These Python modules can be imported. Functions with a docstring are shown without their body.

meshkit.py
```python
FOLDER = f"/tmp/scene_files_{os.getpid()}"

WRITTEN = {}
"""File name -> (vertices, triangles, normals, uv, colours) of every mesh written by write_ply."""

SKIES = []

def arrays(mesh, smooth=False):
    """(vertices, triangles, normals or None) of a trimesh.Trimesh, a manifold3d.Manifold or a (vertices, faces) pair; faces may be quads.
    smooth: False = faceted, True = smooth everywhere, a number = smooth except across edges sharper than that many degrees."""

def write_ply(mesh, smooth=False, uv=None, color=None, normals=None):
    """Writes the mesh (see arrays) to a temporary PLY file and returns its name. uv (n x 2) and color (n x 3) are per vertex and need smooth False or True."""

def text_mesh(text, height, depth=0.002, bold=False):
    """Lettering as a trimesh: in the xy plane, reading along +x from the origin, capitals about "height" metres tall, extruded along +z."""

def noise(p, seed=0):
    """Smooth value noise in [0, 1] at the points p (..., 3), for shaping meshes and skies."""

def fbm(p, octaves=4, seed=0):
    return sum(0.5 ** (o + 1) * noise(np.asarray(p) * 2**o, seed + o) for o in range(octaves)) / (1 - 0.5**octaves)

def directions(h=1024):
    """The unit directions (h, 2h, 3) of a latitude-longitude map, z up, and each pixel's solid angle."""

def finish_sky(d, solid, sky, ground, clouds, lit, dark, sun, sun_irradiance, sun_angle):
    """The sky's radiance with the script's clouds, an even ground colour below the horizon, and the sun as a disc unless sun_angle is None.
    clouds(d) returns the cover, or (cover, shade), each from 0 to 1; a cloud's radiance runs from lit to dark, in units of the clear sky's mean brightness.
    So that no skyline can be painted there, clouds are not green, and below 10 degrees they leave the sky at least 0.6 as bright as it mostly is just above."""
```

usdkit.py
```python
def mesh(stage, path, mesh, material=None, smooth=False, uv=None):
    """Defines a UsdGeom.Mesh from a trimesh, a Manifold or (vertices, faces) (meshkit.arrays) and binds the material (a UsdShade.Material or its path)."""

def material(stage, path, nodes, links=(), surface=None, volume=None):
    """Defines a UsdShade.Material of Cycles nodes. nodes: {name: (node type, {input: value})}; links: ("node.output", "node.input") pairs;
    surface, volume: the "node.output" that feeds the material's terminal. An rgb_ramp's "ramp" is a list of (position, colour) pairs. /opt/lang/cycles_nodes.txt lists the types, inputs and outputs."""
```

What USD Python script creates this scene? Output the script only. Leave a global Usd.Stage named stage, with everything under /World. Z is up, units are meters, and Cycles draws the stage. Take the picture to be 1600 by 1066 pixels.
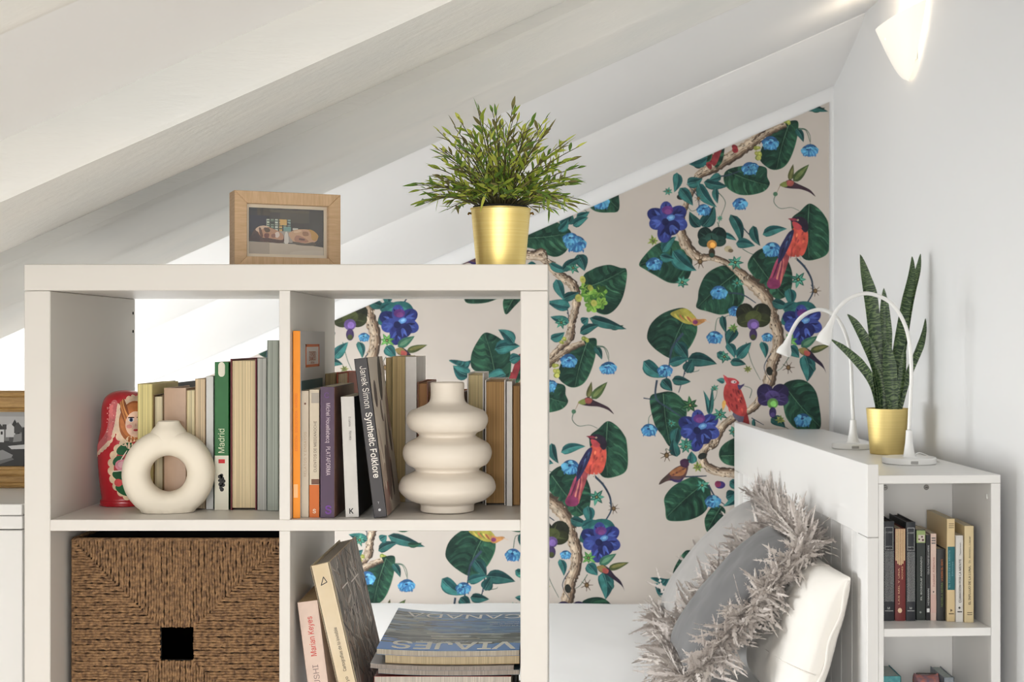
import math, random
import numpy as np, trimesh, shapely, meshkit, usdkit
from shapely import affinity
from shapely.geometry import Polygon, LineString, Point, box as sbox
from shapely.ops import unary_union
from pxr import Usd, UsdGeom, UsdLux, UsdShade, Sdf, Gf, Vt

stage = Usd.Stage.CreateInMemory()
UsdGeom.SetStageUpAxis(stage, 'Z')
UsdGeom.SetStageMetersPerUnit(stage, 1.0)
UsdGeom.Xform.Define(stage, '/World')
UsdGeom.Scope.Define(stage, '/World/Looks')
T = Sdf.ValueTypeNames

# ------------------------------------------------------------------ camera, light, exposure
CZ = 1.36                    # eye height
F = 2064.0                   # focal length in pixels of the 1600 wide photograph
cam = UsdGeom.Camera.Define(stage, '/World/camera')
cam.CreateHorizontalApertureAttr(36.0)
cam.CreateVerticalApertureAttr(36.0 * 1066 / 1600)
cam.CreateFocalLengthAttr(36.0 * F / 1600)
cam.CreateHorizontalApertureOffsetAttr(-36.0 * 70 / 1600)     # the lens axis meets the picture 70 px right of its middle
cam.CreateFStopAttr(14.0)
cam.CreateFocusDistanceAttr(2.05)
cam.CreateClippingRangeAttr(Gf.Vec2f(0.05, 200))
cam.CreateExposureAttr(-0.05)
cam.AddTranslateOp().Set(Gf.Vec3d(0, 0, CZ))
cam.AddRotateXOp().Set(90.0)

def lin(c):
    c = np.asarray(c, float) / 255.0
    return np.where(c <= 0.04045, c / 12.92, ((c + 0.055) / 1.055) ** 2.4)

dome = UsdLux.DomeLight.Define(stage, '/World/sky')
dome.CreateIntensityAttr(0.9)
dome.CreateColorAttr(Gf.Vec3f(0.93, 0.97, 1.0))

def rect_light(name, loc, target, w, h, power, color):
    l = UsdLux.RectLight.Define(stage, '/World/' + name)
    l.CreateWidthAttr(w); l.CreateHeightAttr(h); l.CreateIntensityAttr(power); l.CreateColorAttr(Gf.Vec3f(*color))
    z = np.array(loc, float) - np.array(target, float); z /= np.linalg.norm(z)
    x = np.cross([0, 0, 1.0], z)
    x = x / np.linalg.norm(x) if np.linalg.norm(x) > 1e-6 else np.array([1.0, 0, 0])
    y = np.cross(z, x)
    m = Gf.Matrix4d(*x, 0, *y, 0, *z, 0, *[float(a) for a in loc], 1)
    l.AddTransformOp().Set(m)
    return l

# daylight: the big window behind the camera, an added overhead light for floor bounce, and the roof window over the foot of the bed
rect_light('window_light_rear', (-0.5, -4.4, 1.05), (-0.3, 2.0, 1.05), 3.0, 1.9, 1.6, (1.0, 0.93, 0.84))
rect_light('window_light_landing', (-0.9, -1.3, 1.50), (-0.7, -1.2, 0.0), 1.2, 1.2, 22.5, (1.0, 0.99, 0.98))  # added, unseen: bounces off the floor to lift the ceiling
rect_light('window_light_bed', (-1.9, 3.0, 1.03), (-1.5, 3.0, 0.45), 0.9, 0.9, 22.5, (0.95, 0.98, 1.0))

# ------------------------------------------------------------------ helpers
used = {}
def numbered(path):
    n = used.get(path, -1) + 1
    used[path] = n
    return path if n == 0 else f'{path}_{n:03d}'

def keys(p, **kw):
    for k, v in kw.items():
        if v:
            p.SetCustomDataByKey(k, v)

class Th:                                   # a thing: an Xform at its base; children are parts
    def __init__(s, path, prim): s.path, s.prim = path, prim

def thing(name, label, cat, loc=(0, 0, 0), rz=0.0, ry=0.0, rx=0.0, group=None, kind=None):
    path = numbered('/World/' + name)
    x = UsdGeom.Xform.Define(stage, path)
    x.AddTranslateOp().Set(Gf.Vec3d(*[float(a) for a in loc]))
    if rz: x.AddRotateZOp().Set(float(rz))
    if ry: x.AddRotateYOp().Set(float(ry))
    if rx: x.AddRotateXOp().Set(float(rx))
    keys(x.GetPrim(), label=label, category=cat, group=group, kind=kind)
    return Th(path, x.GetPrim())

def part(par, name, mesh, m, smooth=False, label=None, kind=None, color=None):
    path = numbered((par.path if par else '/World') + '/' + name)
    if color is not None:
        v, f = np.asarray(mesh.vertices), np.asarray(mesh.faces)
        g = usdkit.mesh(stage, path, trimesh.Trimesh(v, f, process=False), m, smooth)
        UsdGeom.PrimvarsAPI(g).CreatePrimvar('tint', T.Color3fArray, 'vertex').Set(Vt.Vec3fArray.FromNumpy(np.asarray(color, np.float32)))
    else:
        g = usdkit.mesh(stage, path, mesh, m, smooth)
    keys(g.GetPrim(), label=label, kind=kind)
    return Th(path, g.GetPrim())

def cat(ms): return trimesh.util.concatenate(ms)

def bx(x0, x1, y0, y1, z0, z1, c=0.001):
    """A box with chamfered edges."""
    c = min(c, 0.45 * min(x1 - x0, y1 - y0, z1 - z0))
    if c <= 0:
        m = trimesh.creation.box([x1 - x0, y1 - y0, z1 - z0]); m.apply_translation([(x0 + x1) / 2, (y0 + y1) / 2, (z0 + z1) / 2]); return m
    lo, hi = np.array([x0, y0, z0]), np.array([x1, y1, z1])
    pts = []
    for k in range(8):
        s = np.array([(k >> i) & 1 for i in range(3)])
        for a in range(3):
            p = np.where(s == 1, hi - c, lo + c)
            p[a] = hi[a] if s[a] else lo[a]
            pts.append(p)
    return trimesh.Trimesh(np.array(pts), process=False).convex_hull

def grid(P, close_u=False, close_v=False):
    """Surface through the points P (n, m, 3)."""
    n, m = P.shape[:2]
    i, j = np.meshgrid(np.arange(n if close_u else n - 1), np.arange(m if close_v else m - 1), indexing='ij')
    a, b, c, d = i * m + j, ((i + 1) % n) * m + j, ((i + 1) % n) * m + (j + 1) % m, i * m + (j + 1) % m
    f = np.concatenate([np.stack([a, b, c], -1).reshape(-1, 3), np.stack([a, c, d], -1).reshape(-1, 3)])
    return trimesh.Trimesh(P.reshape(-1, 3), f, process=False)

def lathe(prof, n=64):
    """prof: (radius, height) from the bottom up, outside counter-clockwise."""
    prof = np.asarray(prof, float)
    a = np.linspace(0, 2 * np.pi, n, endpoint=False)
    P = np.stack([prof[:, None, 0] * np.cos(a), prof[:, None, 0] * np.sin(a), np.repeat(prof[:, 1:2], n, 1)], -1)
    m = grid(P, close_v=True)
    m.faces = m.faces[:, ::-1]
    return m

def spline(pts, k=8, closed=False):
    """Catmull-Rom through the points."""
    p = np.asarray(pts, float)
    n = len(p)
    out = []
    t = np.linspace(0, 1, k, endpoint=False)[:, None]
    for i in range(n if closed else n - 1):
        q = [p[(i + j) % n] if closed else p[min(max(i + j, 0), n - 1)] for j in (-1, 0, 1, 2)]
        out.append(0.5 * (2 * q[1] + (q[2] - q[0]) * t + (2 * q[0] - 5 * q[1] + 4 * q[2] - q[3]) * t ** 2 + (3 * q[1] - q[0] - 3 * q[2] + q[3]) * t ** 3))
    if not closed: out.append(p[-1:])
    return np.vstack(out)

def tube(path, r, n=10, cap=True):
    p = np.asarray(path, float)
    r = np.broadcast_to(np.asarray(r, float), len(p))
    t = np.gradient(p, axis=0); t /= np.maximum(np.linalg.norm(t, axis=1, keepdims=True), 1e-12)
    ref = np.array([0, 0, 1.0]) if abs(t[0, 2]) < 0.9 else np.array([1.0, 0, 0])
    x = np.cross(t[0], ref); x /= np.linalg.norm(x)
    rings = []
    a = np.linspace(0, 2 * np.pi, n, endpoint=False)
    for i in range(len(p)):
        x = x - t[i] * (x @ t[i]); x /= np.linalg.norm(x)
        y = np.cross(t[i], x)
        rings.append(p[i] + r[i] * (np.cos(a)[:, None] * x + np.sin(a)[:, None] * y))
    m = grid(np.array(rings), close_v=True)
    m.faces = m.faces[:, ::-1]
    if cap:
        k = len(m.vertices)
        v = np.vstack([m.vertices, p[:1], p[-1:]])
        j = np.arange(n); e = (len(p) - 1) * n
        f = np.vstack([m.faces, np.stack([np.full(n, k), (j + 1) % n, j], 1), np.stack([np.full(n, k + 1), e + j, e + (j + 1) % n], 1)])
        m = trimesh.Trimesh(v, f, process=False)
        m.fix_normals() if len(p) < 4 else None
    return m

def P3(u, v, Y):                            # the point at distance Y that the photograph shows at (u, v)
    return np.array([(u - 870) / F * Y, Y, CZ + (533 - v) / F * Y])

# ------------------------------------------------------------------ materials
_mats = {}
def mat(name, rgb, rough=0.5, metal=0.0, bump=None, var=None, spec=0.5, sheen=0.0, emit=None, coat=0.0, stretch=None, island=0.0, rnd=0.0, sss=0.0):
    """Principled material with optional noise bump (scale, strength), colour variation var (scale, second rgb, [detail]), variation by island or by object."""
    if name in _mats: return _mats[name]
    n = {'p': ('principled_bsdf', {'base_color': lin(rgb), 'roughness': rough, 'metallic': metal, 'specular_ior_level': spec})}
    l = []
    if sheen: n['p'][1].update(sheen_weight=sheen, sheen_roughness=0.4)
    if coat: n['p'][1].update(coat_weight=coat, coat_roughness=0.08)
    if sss: n['p'][1].update(subsurface_weight=sss, subsurface_scale=0.01, subsurface_radius=(1, .8, .6))
    if emit: n['p'][1].update(emission_color=lin(emit[0]), emission_strength=emit[1])
    if bump or var:
        n['tc'] = ('texture_coordinate', {})
        n['mp'] = ('mapping', {'scale': stretch or (1, 1, 1)})
        l.append(('tc.object', 'mp.vector'))
    last = None
    if var:
        n['vn'] = ('noise_texture', {'scale': var[0], 'detail': var[2] if len(var) > 2 else 4.0, 'roughness': 0.6})
        n['vr'] = ('rgb_ramp', {'ramp': [(0.32, lin(rgb)), (0.68, lin(var[1]))]})
        l += [('mp.vector', 'vn.vector'), ('vn.fac', 'vr.fac')]
        last = 'vr.color'
    if island or rnd:
        if island:
            n['ri'] = ('geometry', {}); src = 'ri.random_per_island'; amt = island
        else:
            n['ri'] = ('object_info', {}); src = 'ri.random'; amt = rnd
        n['mr'] = ('map_range', {'from_min': 0.0, 'from_max': 1.0, 'to_min': 1 - amt, 'to_max': 1 + amt})
        n['hs'] = ('hsv', {'hue': 0.5, 'saturation': 1.0, 'fac': 1.0, 'color': lin(rgb)})
        l += [(src, 'mr.value'), ('mr.result', 'hs.value')]
        if last: l.append((last, 'hs.color'))
        last = 'hs.color'
    if last: l.append((last, 'p.base_color'))
    if bump:
        n['bn'] = ('noise_texture', {'scale': bump[0], 'detail': 5.0, 'roughness': 0.6})
        n['b'] = ('bump', {'strength': bump[1], 'distance': bump[2] if len(bump) > 2 else 0.002})
        l += [('mp.vector', 'bn.vector'), ('bn.fac', 'b.height'), ('b.normal', 'p.normal')]
    _mats[name] = usdkit.material(stage, '/World/Looks/' + name, n, l, surface='p.BSDF')
    return _mats[name]

def tint_mat(name, rough=0.6, weave=None, spec=0.4, var=0.0):
    """Colour from the mesh's 'tint' (flat print)."""
    n = {'a': ('attribute', {'attribute': 'tint'}), 'p': ('principled_bsdf', {'roughness': rough, 'specular_ior_level': spec}),
         'tc': ('texture_coordinate', {}), 'hs': ('hsv', {'hue': .5, 'saturation': .92, 'fac': 1.0}),
         'vn': ('noise_texture', {'scale': 38.0, 'detail': 5.0}), 'mr': ('map_range', {'from_min': .3, 'from_max': .7, 'to_min': 1 - var, 'to_max': 1 + var})}
    l = [('tc.object', 'vn.vector'), ('vn.fac', 'mr.value'), ('mr.result', 'hs.value'), ('a.color', 'hs.color'), ('hs.color', 'p.base_color')]
    if weave:
        n['w'] = ('wave_texture', {'scale': weave, 'bands_direction': 'x', 'distortion': 1.5, 'detail': 2.0})
        n['b'] = ('bump', {'strength': .12, 'distance': .0005})
        l += [('tc.object', 'w.vector'), ('w.fac', 'b.height'), ('b.normal', 'p.normal')]
    return usdkit.material(stage, '/World/Looks/' + name, n, l, surface='p.BSDF')

WALL = mat('white_wall_paint', (238, 238, 238), .75, bump=(9, .15, .004))
CEIL = mat('white_ceiling_paint', (246, 245, 244), .7, bump=(14, .3, .004))
SHADED_BEAM = mat('shade_toned_beam', (240, 237, 231), .75, bump=(30, .4, .003), var=(2.2, (227, 228, 225), 3), stretch=(.35, 2.0, 2.0))  # greyer than the ceiling: the beams' shade is put into the colour
SHELFW = mat('white_foil_board', (222, 217, 210), .38, bump=(300, .03, .0005))
HEADW = mat('white_painted_headboard', (238, 236, 233), .35)
PRINT = tint_mat('print_ink', .5)

def ngon(poly):
    """(vertices 2-D, faces) of a shapely polygon."""
    v, f = trimesh.creation.triangulate_polygon(poly, engine='earcut')
    return np.asarray(v), np.asarray(f)

def polys(g):
    if g.is_empty: return []
    return [p for p in getattr(g, 'geoms', [g]) if p.geom_type == 'Polygon' and p.area > 1e-9]

def flat_print(layers, scale=1.0):
    """Planar print: layers (polygon, linear rgb), last on top; overlaps are cut away so that all lies in one plane."""
    above, out = [], []
    for g, c in reversed(layers):
        if not g.is_valid: g = g.buffer(0)
        if g.is_empty: continue
        b = g.bounds
        hit = [a for a, ab in above if ab[0] < b[2] and ab[2] > b[0] and ab[1] < b[3] and ab[3] > b[1] and a.intersects(g)]
        rest = g.difference(unary_union(hit)) if hit else g
        above.append((g, b))
        for p in polys(rest): out.append((p, c))
    return out

def print_mesh(cut, to3, offset=0.0):
    """Mesh and tint of a list of (polygon, rgb); to3 maps (n, 2) to (n, 3)."""
    V, Fc, C, k = [], [], [], 0
    for p, c in cut:
        try: v, f = ngon(p)
        except Exception: continue
        if len(f) == 0: continue
        V.append(v); Fc.append(f + k); C.append(np.repeat(np.asarray(c, float)[None], len(v), 0)); k += len(v)
    v2 = np.vstack(V)
    return trimesh.Trimesh(to3(v2), np.vstack(Fc), process=False), np.vstack(C)
# ------------------------------------------------------------------ the room
YW = 4.40                                    # the papered wall
def xr(y): return 0.923 + 0.0577 * (YW - y)  # the right wall leans a little off square
SL = 0.442
CC = 0.588                                   # ceiling above the eye at x = 0
def struct(name, mesh, m, smooth=False, label=None, cat_=None):
    t = part(None, name, mesh, m, smooth)
    keys(t.prim, kind='structure', label=label, category=cat_)
    return t

def slab(pts, thick):
    """A wall: the polygon's points thickened along the given vector."""
    a = np.asarray(pts, float); b = a + np.asarray(thick, float)
    return trimesh.Trimesh(np.vstack([a, b]), process=False).convex_hull

XL, YB = -3.05, -4.6
struct('floor', bx(XL - .1, 1.5, YB, YW + .1, -.08, 0, .002),
       mat('pale_floor', (228, 224, 217), .45, var=(6, (218, 212, 203)), stretch=(1, 8, 1)), label='pale wooden floor under the bed and shelving', cat_='floor')
zt = lambda x: CZ + CC + SL * x
wb = struct('wall_back', slab([(XL - .1, YW + .004, 0), (1.2, YW + .004, 0), (1.2, YW + .004, zt(1.2) + .05), (XL - .1, YW + .004, zt(XL - .1) + .05)], (0, .1, 0)), WALL,
            label='papered end wall under the slope with birds and branches', cat_='wall')
struct('wall_right', slab([(xr(YW + .1), YW + .1, 0), (xr(YB), YB, 0), (xr(YB), YB, 2.75), (xr(YW + .1), YW + .1, 2.75)], (.1, 0, 0)), WALL,
       label='plain white wall on the right with a glowing wall lamp', cat_='wall')
struct('wall_left', bx(XL - .1, XL, YB, YW + .1, 0, zt(XL) + .05, .002), WALL, label='low white knee wall at the bed foot', cat_='wall')

# sloping ceiling, a slightly uneven painted skin
def uneven(P, amp, seed, sc=2.2):
    return (meshkit.fbm(P * sc + 11.3, 3, seed) - .5) * 2 * amp
xs, ys = np.linspace(XL - .1, 1.35, 60), np.linspace(YB, YW + .1, 130)
X, Y = np.meshgrid(xs, ys, indexing='ij')
Pc = np.stack([X, Y, CZ + CC + SL * X], -1)
Pc[..., 2] += uneven(Pc, .006, 3)
low = grid(Pc); up = grid(Pc + [0, 0, .12]); low.faces = low.faces[:, ::-1]
ceil = struct('ceiling', cat([low, up]), CEIL, 30, label='white sloping attic ceiling with boxed beams', cat_='ceiling')

def beam(sec, m, seed, amp=.005, x0=XL, twist=0.0, y_paint=True):
    """sec: cross-section (Y, height above the eye at x = 0), from the near side round the underside to the far side."""
    s = np.asarray(sec, float)
    s2 = []
    for a, b in zip(s[:-1], s[1:]):
        k = max(2, int(np.linalg.norm(b - a) / .012))
        s2 += [a + (b - a) * t for t in np.linspace(0, 1, k, endpoint=False)]
    s2 = np.array(s2 + [s[-1]])
    xs = np.linspace(x0, 1.35, 150)
    X = np.repeat(xs[:, None], len(s2), 1)
    P = np.stack([X, s2[None, :, 0] + twist * X, CZ + s2[None, :, 1] + m * X], -1)
    n1, n2 = uneven(P * [.35, 1, 1], amp, seed), uneven(P * [.5, 1, 1] + 5, amp * .8, seed + 5, 5.5)
    P[..., 2] += n1 + n2; P[..., 1] += (n2 - n1) * .7
    P[:, 0, 2] += .03; P[:, -1, 2] += .03
    return part(ceil, 'beam', grid(P), SHADED_BEAM if y_paint else CEIL, 40)  # shade-toned paint, but plain ceiling paint for the beam that looks lit
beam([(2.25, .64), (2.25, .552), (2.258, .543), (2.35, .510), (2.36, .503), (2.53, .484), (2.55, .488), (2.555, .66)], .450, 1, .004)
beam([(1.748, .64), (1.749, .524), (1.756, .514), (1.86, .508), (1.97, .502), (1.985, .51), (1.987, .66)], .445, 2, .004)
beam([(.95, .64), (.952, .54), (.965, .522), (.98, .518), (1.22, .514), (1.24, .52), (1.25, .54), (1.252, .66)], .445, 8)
beam([(4.03, .64), (4.04, .592), (4.09, .563), (4.13, .545), (4.25, .50), (4.36, .462), (4.395, .452), (4.402, .452)], .434, 4, .004, y_paint=False)
# ------------------------------------------------------------------ wallpaper: flat print of branches, leaves, flowers and birds
def build_wallpaper():
    rnd = random.Random(7)
    L = []                                              # (polygon in repeat units, linear rgb)
    A = lambda x, y: (980 + x / 3.555, 150 + y / 3.555)
    B = lambda x, y: (980 + x / 3.555, 400 + y / 3.555)
    C = lambda x, y: (1000 + x / 3.553, 620 + y / 3.553)
    D = lambda x, y: (1125 + x / 3.135, 640 + y / 3.135)
    def add(g, c, jit=0.0):
        c = lin(c) if jit == 0 else np.clip(lin(c) * (1 + rnd.uniform(-jit, jit)), 0, 1)
        for p in polys(g if g.is_valid else g.buffer(0)): L.append((p, c))
    def shape(pts, k=5): return Polygon(spline(pts, k, True)).buffer(0)
    def conv(f, pts): return [f(*p) for p in pts]
    def lens(a, b, w, bend=0.0, n=9, tip=.62):
        a, b = np.array(a, float), np.array(b, float); d = b - a; q = np.array([-d[1], d[0]])
        t = np.linspace(0, 1, n)[:, None]
        mid = a + d * t + q * (bend * 4 * t * (1 - t))
        ln = np.linalg.norm(d)
        h = (np.sin(np.pi * t ** tip) ** .9) * w / 2 / max(ln, 1e-9)
        return Polygon(np.vstack([mid + q * h, (mid - q * h)[::-1][1:-1]])).buffer(0), mid
    def line(pts, w, k=6, taper=0.0):
        p = spline(pts, k); n = len(p)
        t = np.gradient(p, axis=0); t /= np.maximum(np.linalg.norm(t, axis=1, keepdims=True), 1e-9)
        q = np.stack([-t[:, 1], t[:, 0]], 1)
        h = np.broadcast_to(np.interp(np.linspace(0, 1, n), np.linspace(0, 1, len(np.atleast_1d(w))), np.atleast_1d(w)), n)[:, None] / 2
        return Polygon(np.vstack([p + q * h, (p - q * h)[::-1]])).buffer(0)
    def ell(c, rx, ry, ang=0):
        return affinity.rotate(affinity.scale(Point(c).buffer(1, 6), rx, ry), ang, origin=(float(c[0]), float(c[1])))

    GREENS = [(20, 52, 42), (26, 66, 52), (34, 80, 60), (44, 98, 70), (66, 122, 90)]
    TEALS = [(22, 72, 76), (34, 98, 98), (50, 122, 118), (76, 146, 138)]
    def bigleaf(f, pts, base, tip, light=1, teal=False, n=6):
        pal = TEALS if teal else GREENS
        g = shape(conv(f, pts)); b, t = np.array(f(*base)), np.array(f(*tip))
        add(g, pal[0], .1)
        d = t - b; ln = np.linalg.norm(d); u = d / ln
        R = math.sqrt(g.area)
        for s in (-1, 1):
            for i in range(n):
                p = b + d * ((i + .15) / (n + .6))
                for k, (wf, col) in enumerate(((.40, 1), (.24, 2), (.08, 3))):
                    ang = s * math.radians(62 - 26 * i / n + rnd.uniform(-4, 4))
                    v = np.array([u[0] * math.cos(ang) - u[1] * math.sin(ang), u[0] * math.sin(ang) + u[1] * math.cos(ang)])
                    lit = 1 if s == light else 0
                    cc = pal[min(len(pal) - 1, max(0, col + lit - 1 + (rnd.random() < .25)))]
                    ll, _ = lens(p + v * R * (.03 + .07 * k), p + v * R * rnd.uniform(.62, .85 - .12 * k), R * wf * rnd.uniform(.6, 1.05), .06 * s)
                    add(ll.intersection(g), cc, .16)
            for i in range(n):
                p = b + d * ((i + .05) / (n + .6)); ang = s * math.radians(60 - 24 * i / n)
                v = np.array([u[0] * math.cos(ang) - u[1] * math.sin(ang), u[0] * math.sin(ang) + u[1] * math.cos(ang)])
                e = p + v * R * .8 + u * R * .12
                add(line([p, p + v * R * .4, e], (.7, .45, .2), 4).intersection(g), pal[3] if light == s else pal[1], .1)
        add(line([b, b + d * .5 + np.array([-u[1], u[0]]) * R * .03, t], (1.2, .7, .3), 6).intersection(g), (78, 124, 92))
        cres = g.difference(affinity.translate(g, 1.3 * (1 if light > 0 else -1), -1.1))
        add(cres, pal[-2], .1)
    def leaf(f, a, b, w=40, bend=.08, pal=None):
        pal = pal or rnd.choice([TEALS, TEALS, [(18, 56, 60), (26, 76, 76), (40, 100, 96), (70, 130, 120)]])
        a, b = f(*a), f(*b)
        a, b = np.array(a), np.array(b); b = b + (b - a) * .12; a = a - (b - a) * .04; w = w * 1.32
        g, mid = lens(a, b, w / 3.55, bend)
        add(g, pal[1], .15)
        q, _ = lens(a, b, w / 3.55 * .62, bend + .05); add(q.intersection(g), pal[2], .15)
        q, _ = lens(a, b, w / 3.55 * .35, bend - .07); add(q.intersection(g), pal[0], .15)
        add(line(mid, (.8, .3), 2), pal[3])
    def twig(f, pts, w=7, c=(48, 66, 84), thorns=True):
        p = conv(f, pts); add(line(p, (w / 3.55, w * .5 / 3.55)), c)
        if thorns and w > 6:
            for q in p[1:-1]: add(lens(q, (q[0] + rnd.uniform(-4, 4), q[1] - 3.5), 1.6)[0], c)
    def rose(f, x, y, r=36, hang=False):
        c = np.array(f(x, y)); r = r / 3.55
        add(ell(c, r, r * .82), (26, 82, 128))
        for k in range(7):
            a = math.radians(180 * k / 6 + rnd.uniform(-8, 8)); q = c + np.array([math.cos(a) * r * .66, math.sin(a) * r * .48])
            add(ell(q, r * .38, r * .5, math.degrees(a) + 90), rnd.choice([(52, 138, 190), (40, 118, 176), (78, 168, 208), (30, 98, 156)]), .1)
            add(lens(q + [0, -.2 * r], q + np.array([math.cos(a) * r * .35, r * .42]), r * .22)[0], (92, 172, 208))
        for k in range(5):
            q = c + [rnd.uniform(-.45, .45) * r, rnd.uniform(-.55, .05) * r]
            add(ell(q, r * .3, r * .2, rnd.uniform(-30, 30)), rnd.choice([(96, 180, 214), (58, 144, 196), (34, 92, 150)]), .1)
        add(ell(c + [-.1 * r, -.1 * r], r * .22, r * .12), (18, 58, 110)); add(ell(c + [.2 * r, -.35 * r], r * .2, r * .1), (112, 184, 216))
        for k in range(4):
            q = c + [(-.75 + .5 * k) * r, .62 * r]; add(lens(q, q + [rnd.uniform(-1, 1), r * .4], r * .2)[0], (34, 104, 160))
    def peony(f, x, y, r=95):
        c = np.array(f(x, y)); r = r / 3.55
        for a, d, sx, sy, col in ((200, .55, .62, .42, (26, 38, 104)), (160, .55, .5, .4, (36, 56, 132)), (330, .6, .58, .42, (30, 42, 116)), (20, .62, .56, .4, (42, 60, 140)), (100, .72, .42, .6, (34, 46, 124)),
                                  (60, .55, .42, .45, (24, 32, 92)), (265, .5, .5, .36, (46, 62, 142))):
            q = c + np.array([math.cos(math.radians(a)), math.sin(math.radians(a))]) * r * d
            add(ell(q, r * sx, r * sy, a if a != 100 else 10), col, .1)
            for k in range(3):
                e = q + np.array([math.cos(math.radians(a + 40 * (k - 1))), math.sin(math.radians(a + 40 * (k - 1)))]) * r * .4
                add(lens(c * .3 + q * .7, e, r * .16)[0], rnd.choice([(52, 76, 164), (22, 28, 82), (60, 88, 172)]), .15)
        add(ell(c + [.02 * r, -.5 * r], r * .32, r * .24), (92, 42, 118)); add(ell(c + [.05 * r, -.42 * r], r * .2, r * .14), (120, 60, 128))
        add(ell(c + [.2 * r, -.08 * r], r * .24, r * .15, -20), (74, 134, 196)); add(ell(c + [.22 * r, -.1 * r], r * .12, r * .07, -20), (120, 176, 216))
        add(ell(c + [-.1 * r, .15 * r], r * .2, r * .2), (18, 24, 74))
    def viola(f, x, y, r=85, cols=((38, 42, 30), (52, 58, 34), (70, 78, 40)), eye=(96, 72, 132), drop=(64, 46, 92)):
        c = np.array(f(x, y)); r = r / 3.55
        for dx, dy, sx, sy, k in ((-.5, -.35, .55, .6, 0), (.5, -.35, .58, .6, 0), (-.45, .1, .55, .42, 1), (.5, .08, .55, .42, 1), (0, -.1, .5, .4, 2)):
            q = c + np.array([dx, dy]) * r; add(ell(q, r * sx, r * sy, rnd.uniform(-15, 15)), cols[k], .15)
            for j in range(5):
                a = rnd.uniform(0, 6.28); add(lens(c, q + np.array([math.cos(a) * sx, math.sin(a) * sy]) * r * .8, r * .1)[0], cols[rnd.randrange(3)], .25)
        add(ell(c + [0, .35 * r], r * .36, r * .34), eye); add(ell(c + [.05 * r, .38 * r], r * .2, r * .2), tuple(min(255, int(v * 1.4)) for v in eye))
        add(ell(c + [0, .95 * r], r * .24, r * .36), drop); add(ell(c + [0, 1.1 * r], r * .16, r * .16), cols[2])
    def star(f, x, y, r=42, col=((30, 96, 84), (60, 140, 118), (92, 168, 140)), n=7):
        c = np.array(f(x, y)); r = r / 3.55; a0 = rnd.uniform(0, 6)
        for k in range(n):
            a = a0 + 2 * math.pi * k / n; e = c + np.array([math.cos(a), math.sin(a) * .9]) * r * rnd.uniform(.75, 1.15)
            add(lens(c, e, r * .42)[0], col[k % 2], .15); add(lens(c, c * .25 + e * .75, r * .14)[0], col[2], .1)
        add(ell(c, r * .2, r * .2), (40, 36, 40)); add(ell(c, r * .1, r * .1), (150, 150, 90))
    def bug(f, x, y, s=30, col=(86, 66, 44)):
        c = np.array(f(x, y)); s = s / 3.55
        for k in range(7):
            a = 2 * math.pi * k / 7 + rnd.uniform(-.2, .2); add(line([c, c + np.array([math.cos(a), math.sin(a)]) * s], (s * .16, s * .08), 2), col)
        add(ell(c, s * .36, s * .42), col); add(ell(c, s * .2, s * .24), (128, 100, 60))
    def blobs(f, pts, r, cols):
        for x, y in pts:
            c = f(x, y); add(ell(c, r / 3.55 * rnd.uniform(.8, 1.1), r / 3.55 * rnd.uniform(.6, .9), rnd.uniform(0, 90)), rnd.choice(cols), .12)
            add(ell((c[0] - .3, c[1] - .4), r / 3.55 * .4, r / 3.55 * .3), cols[-1], .1)
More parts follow.
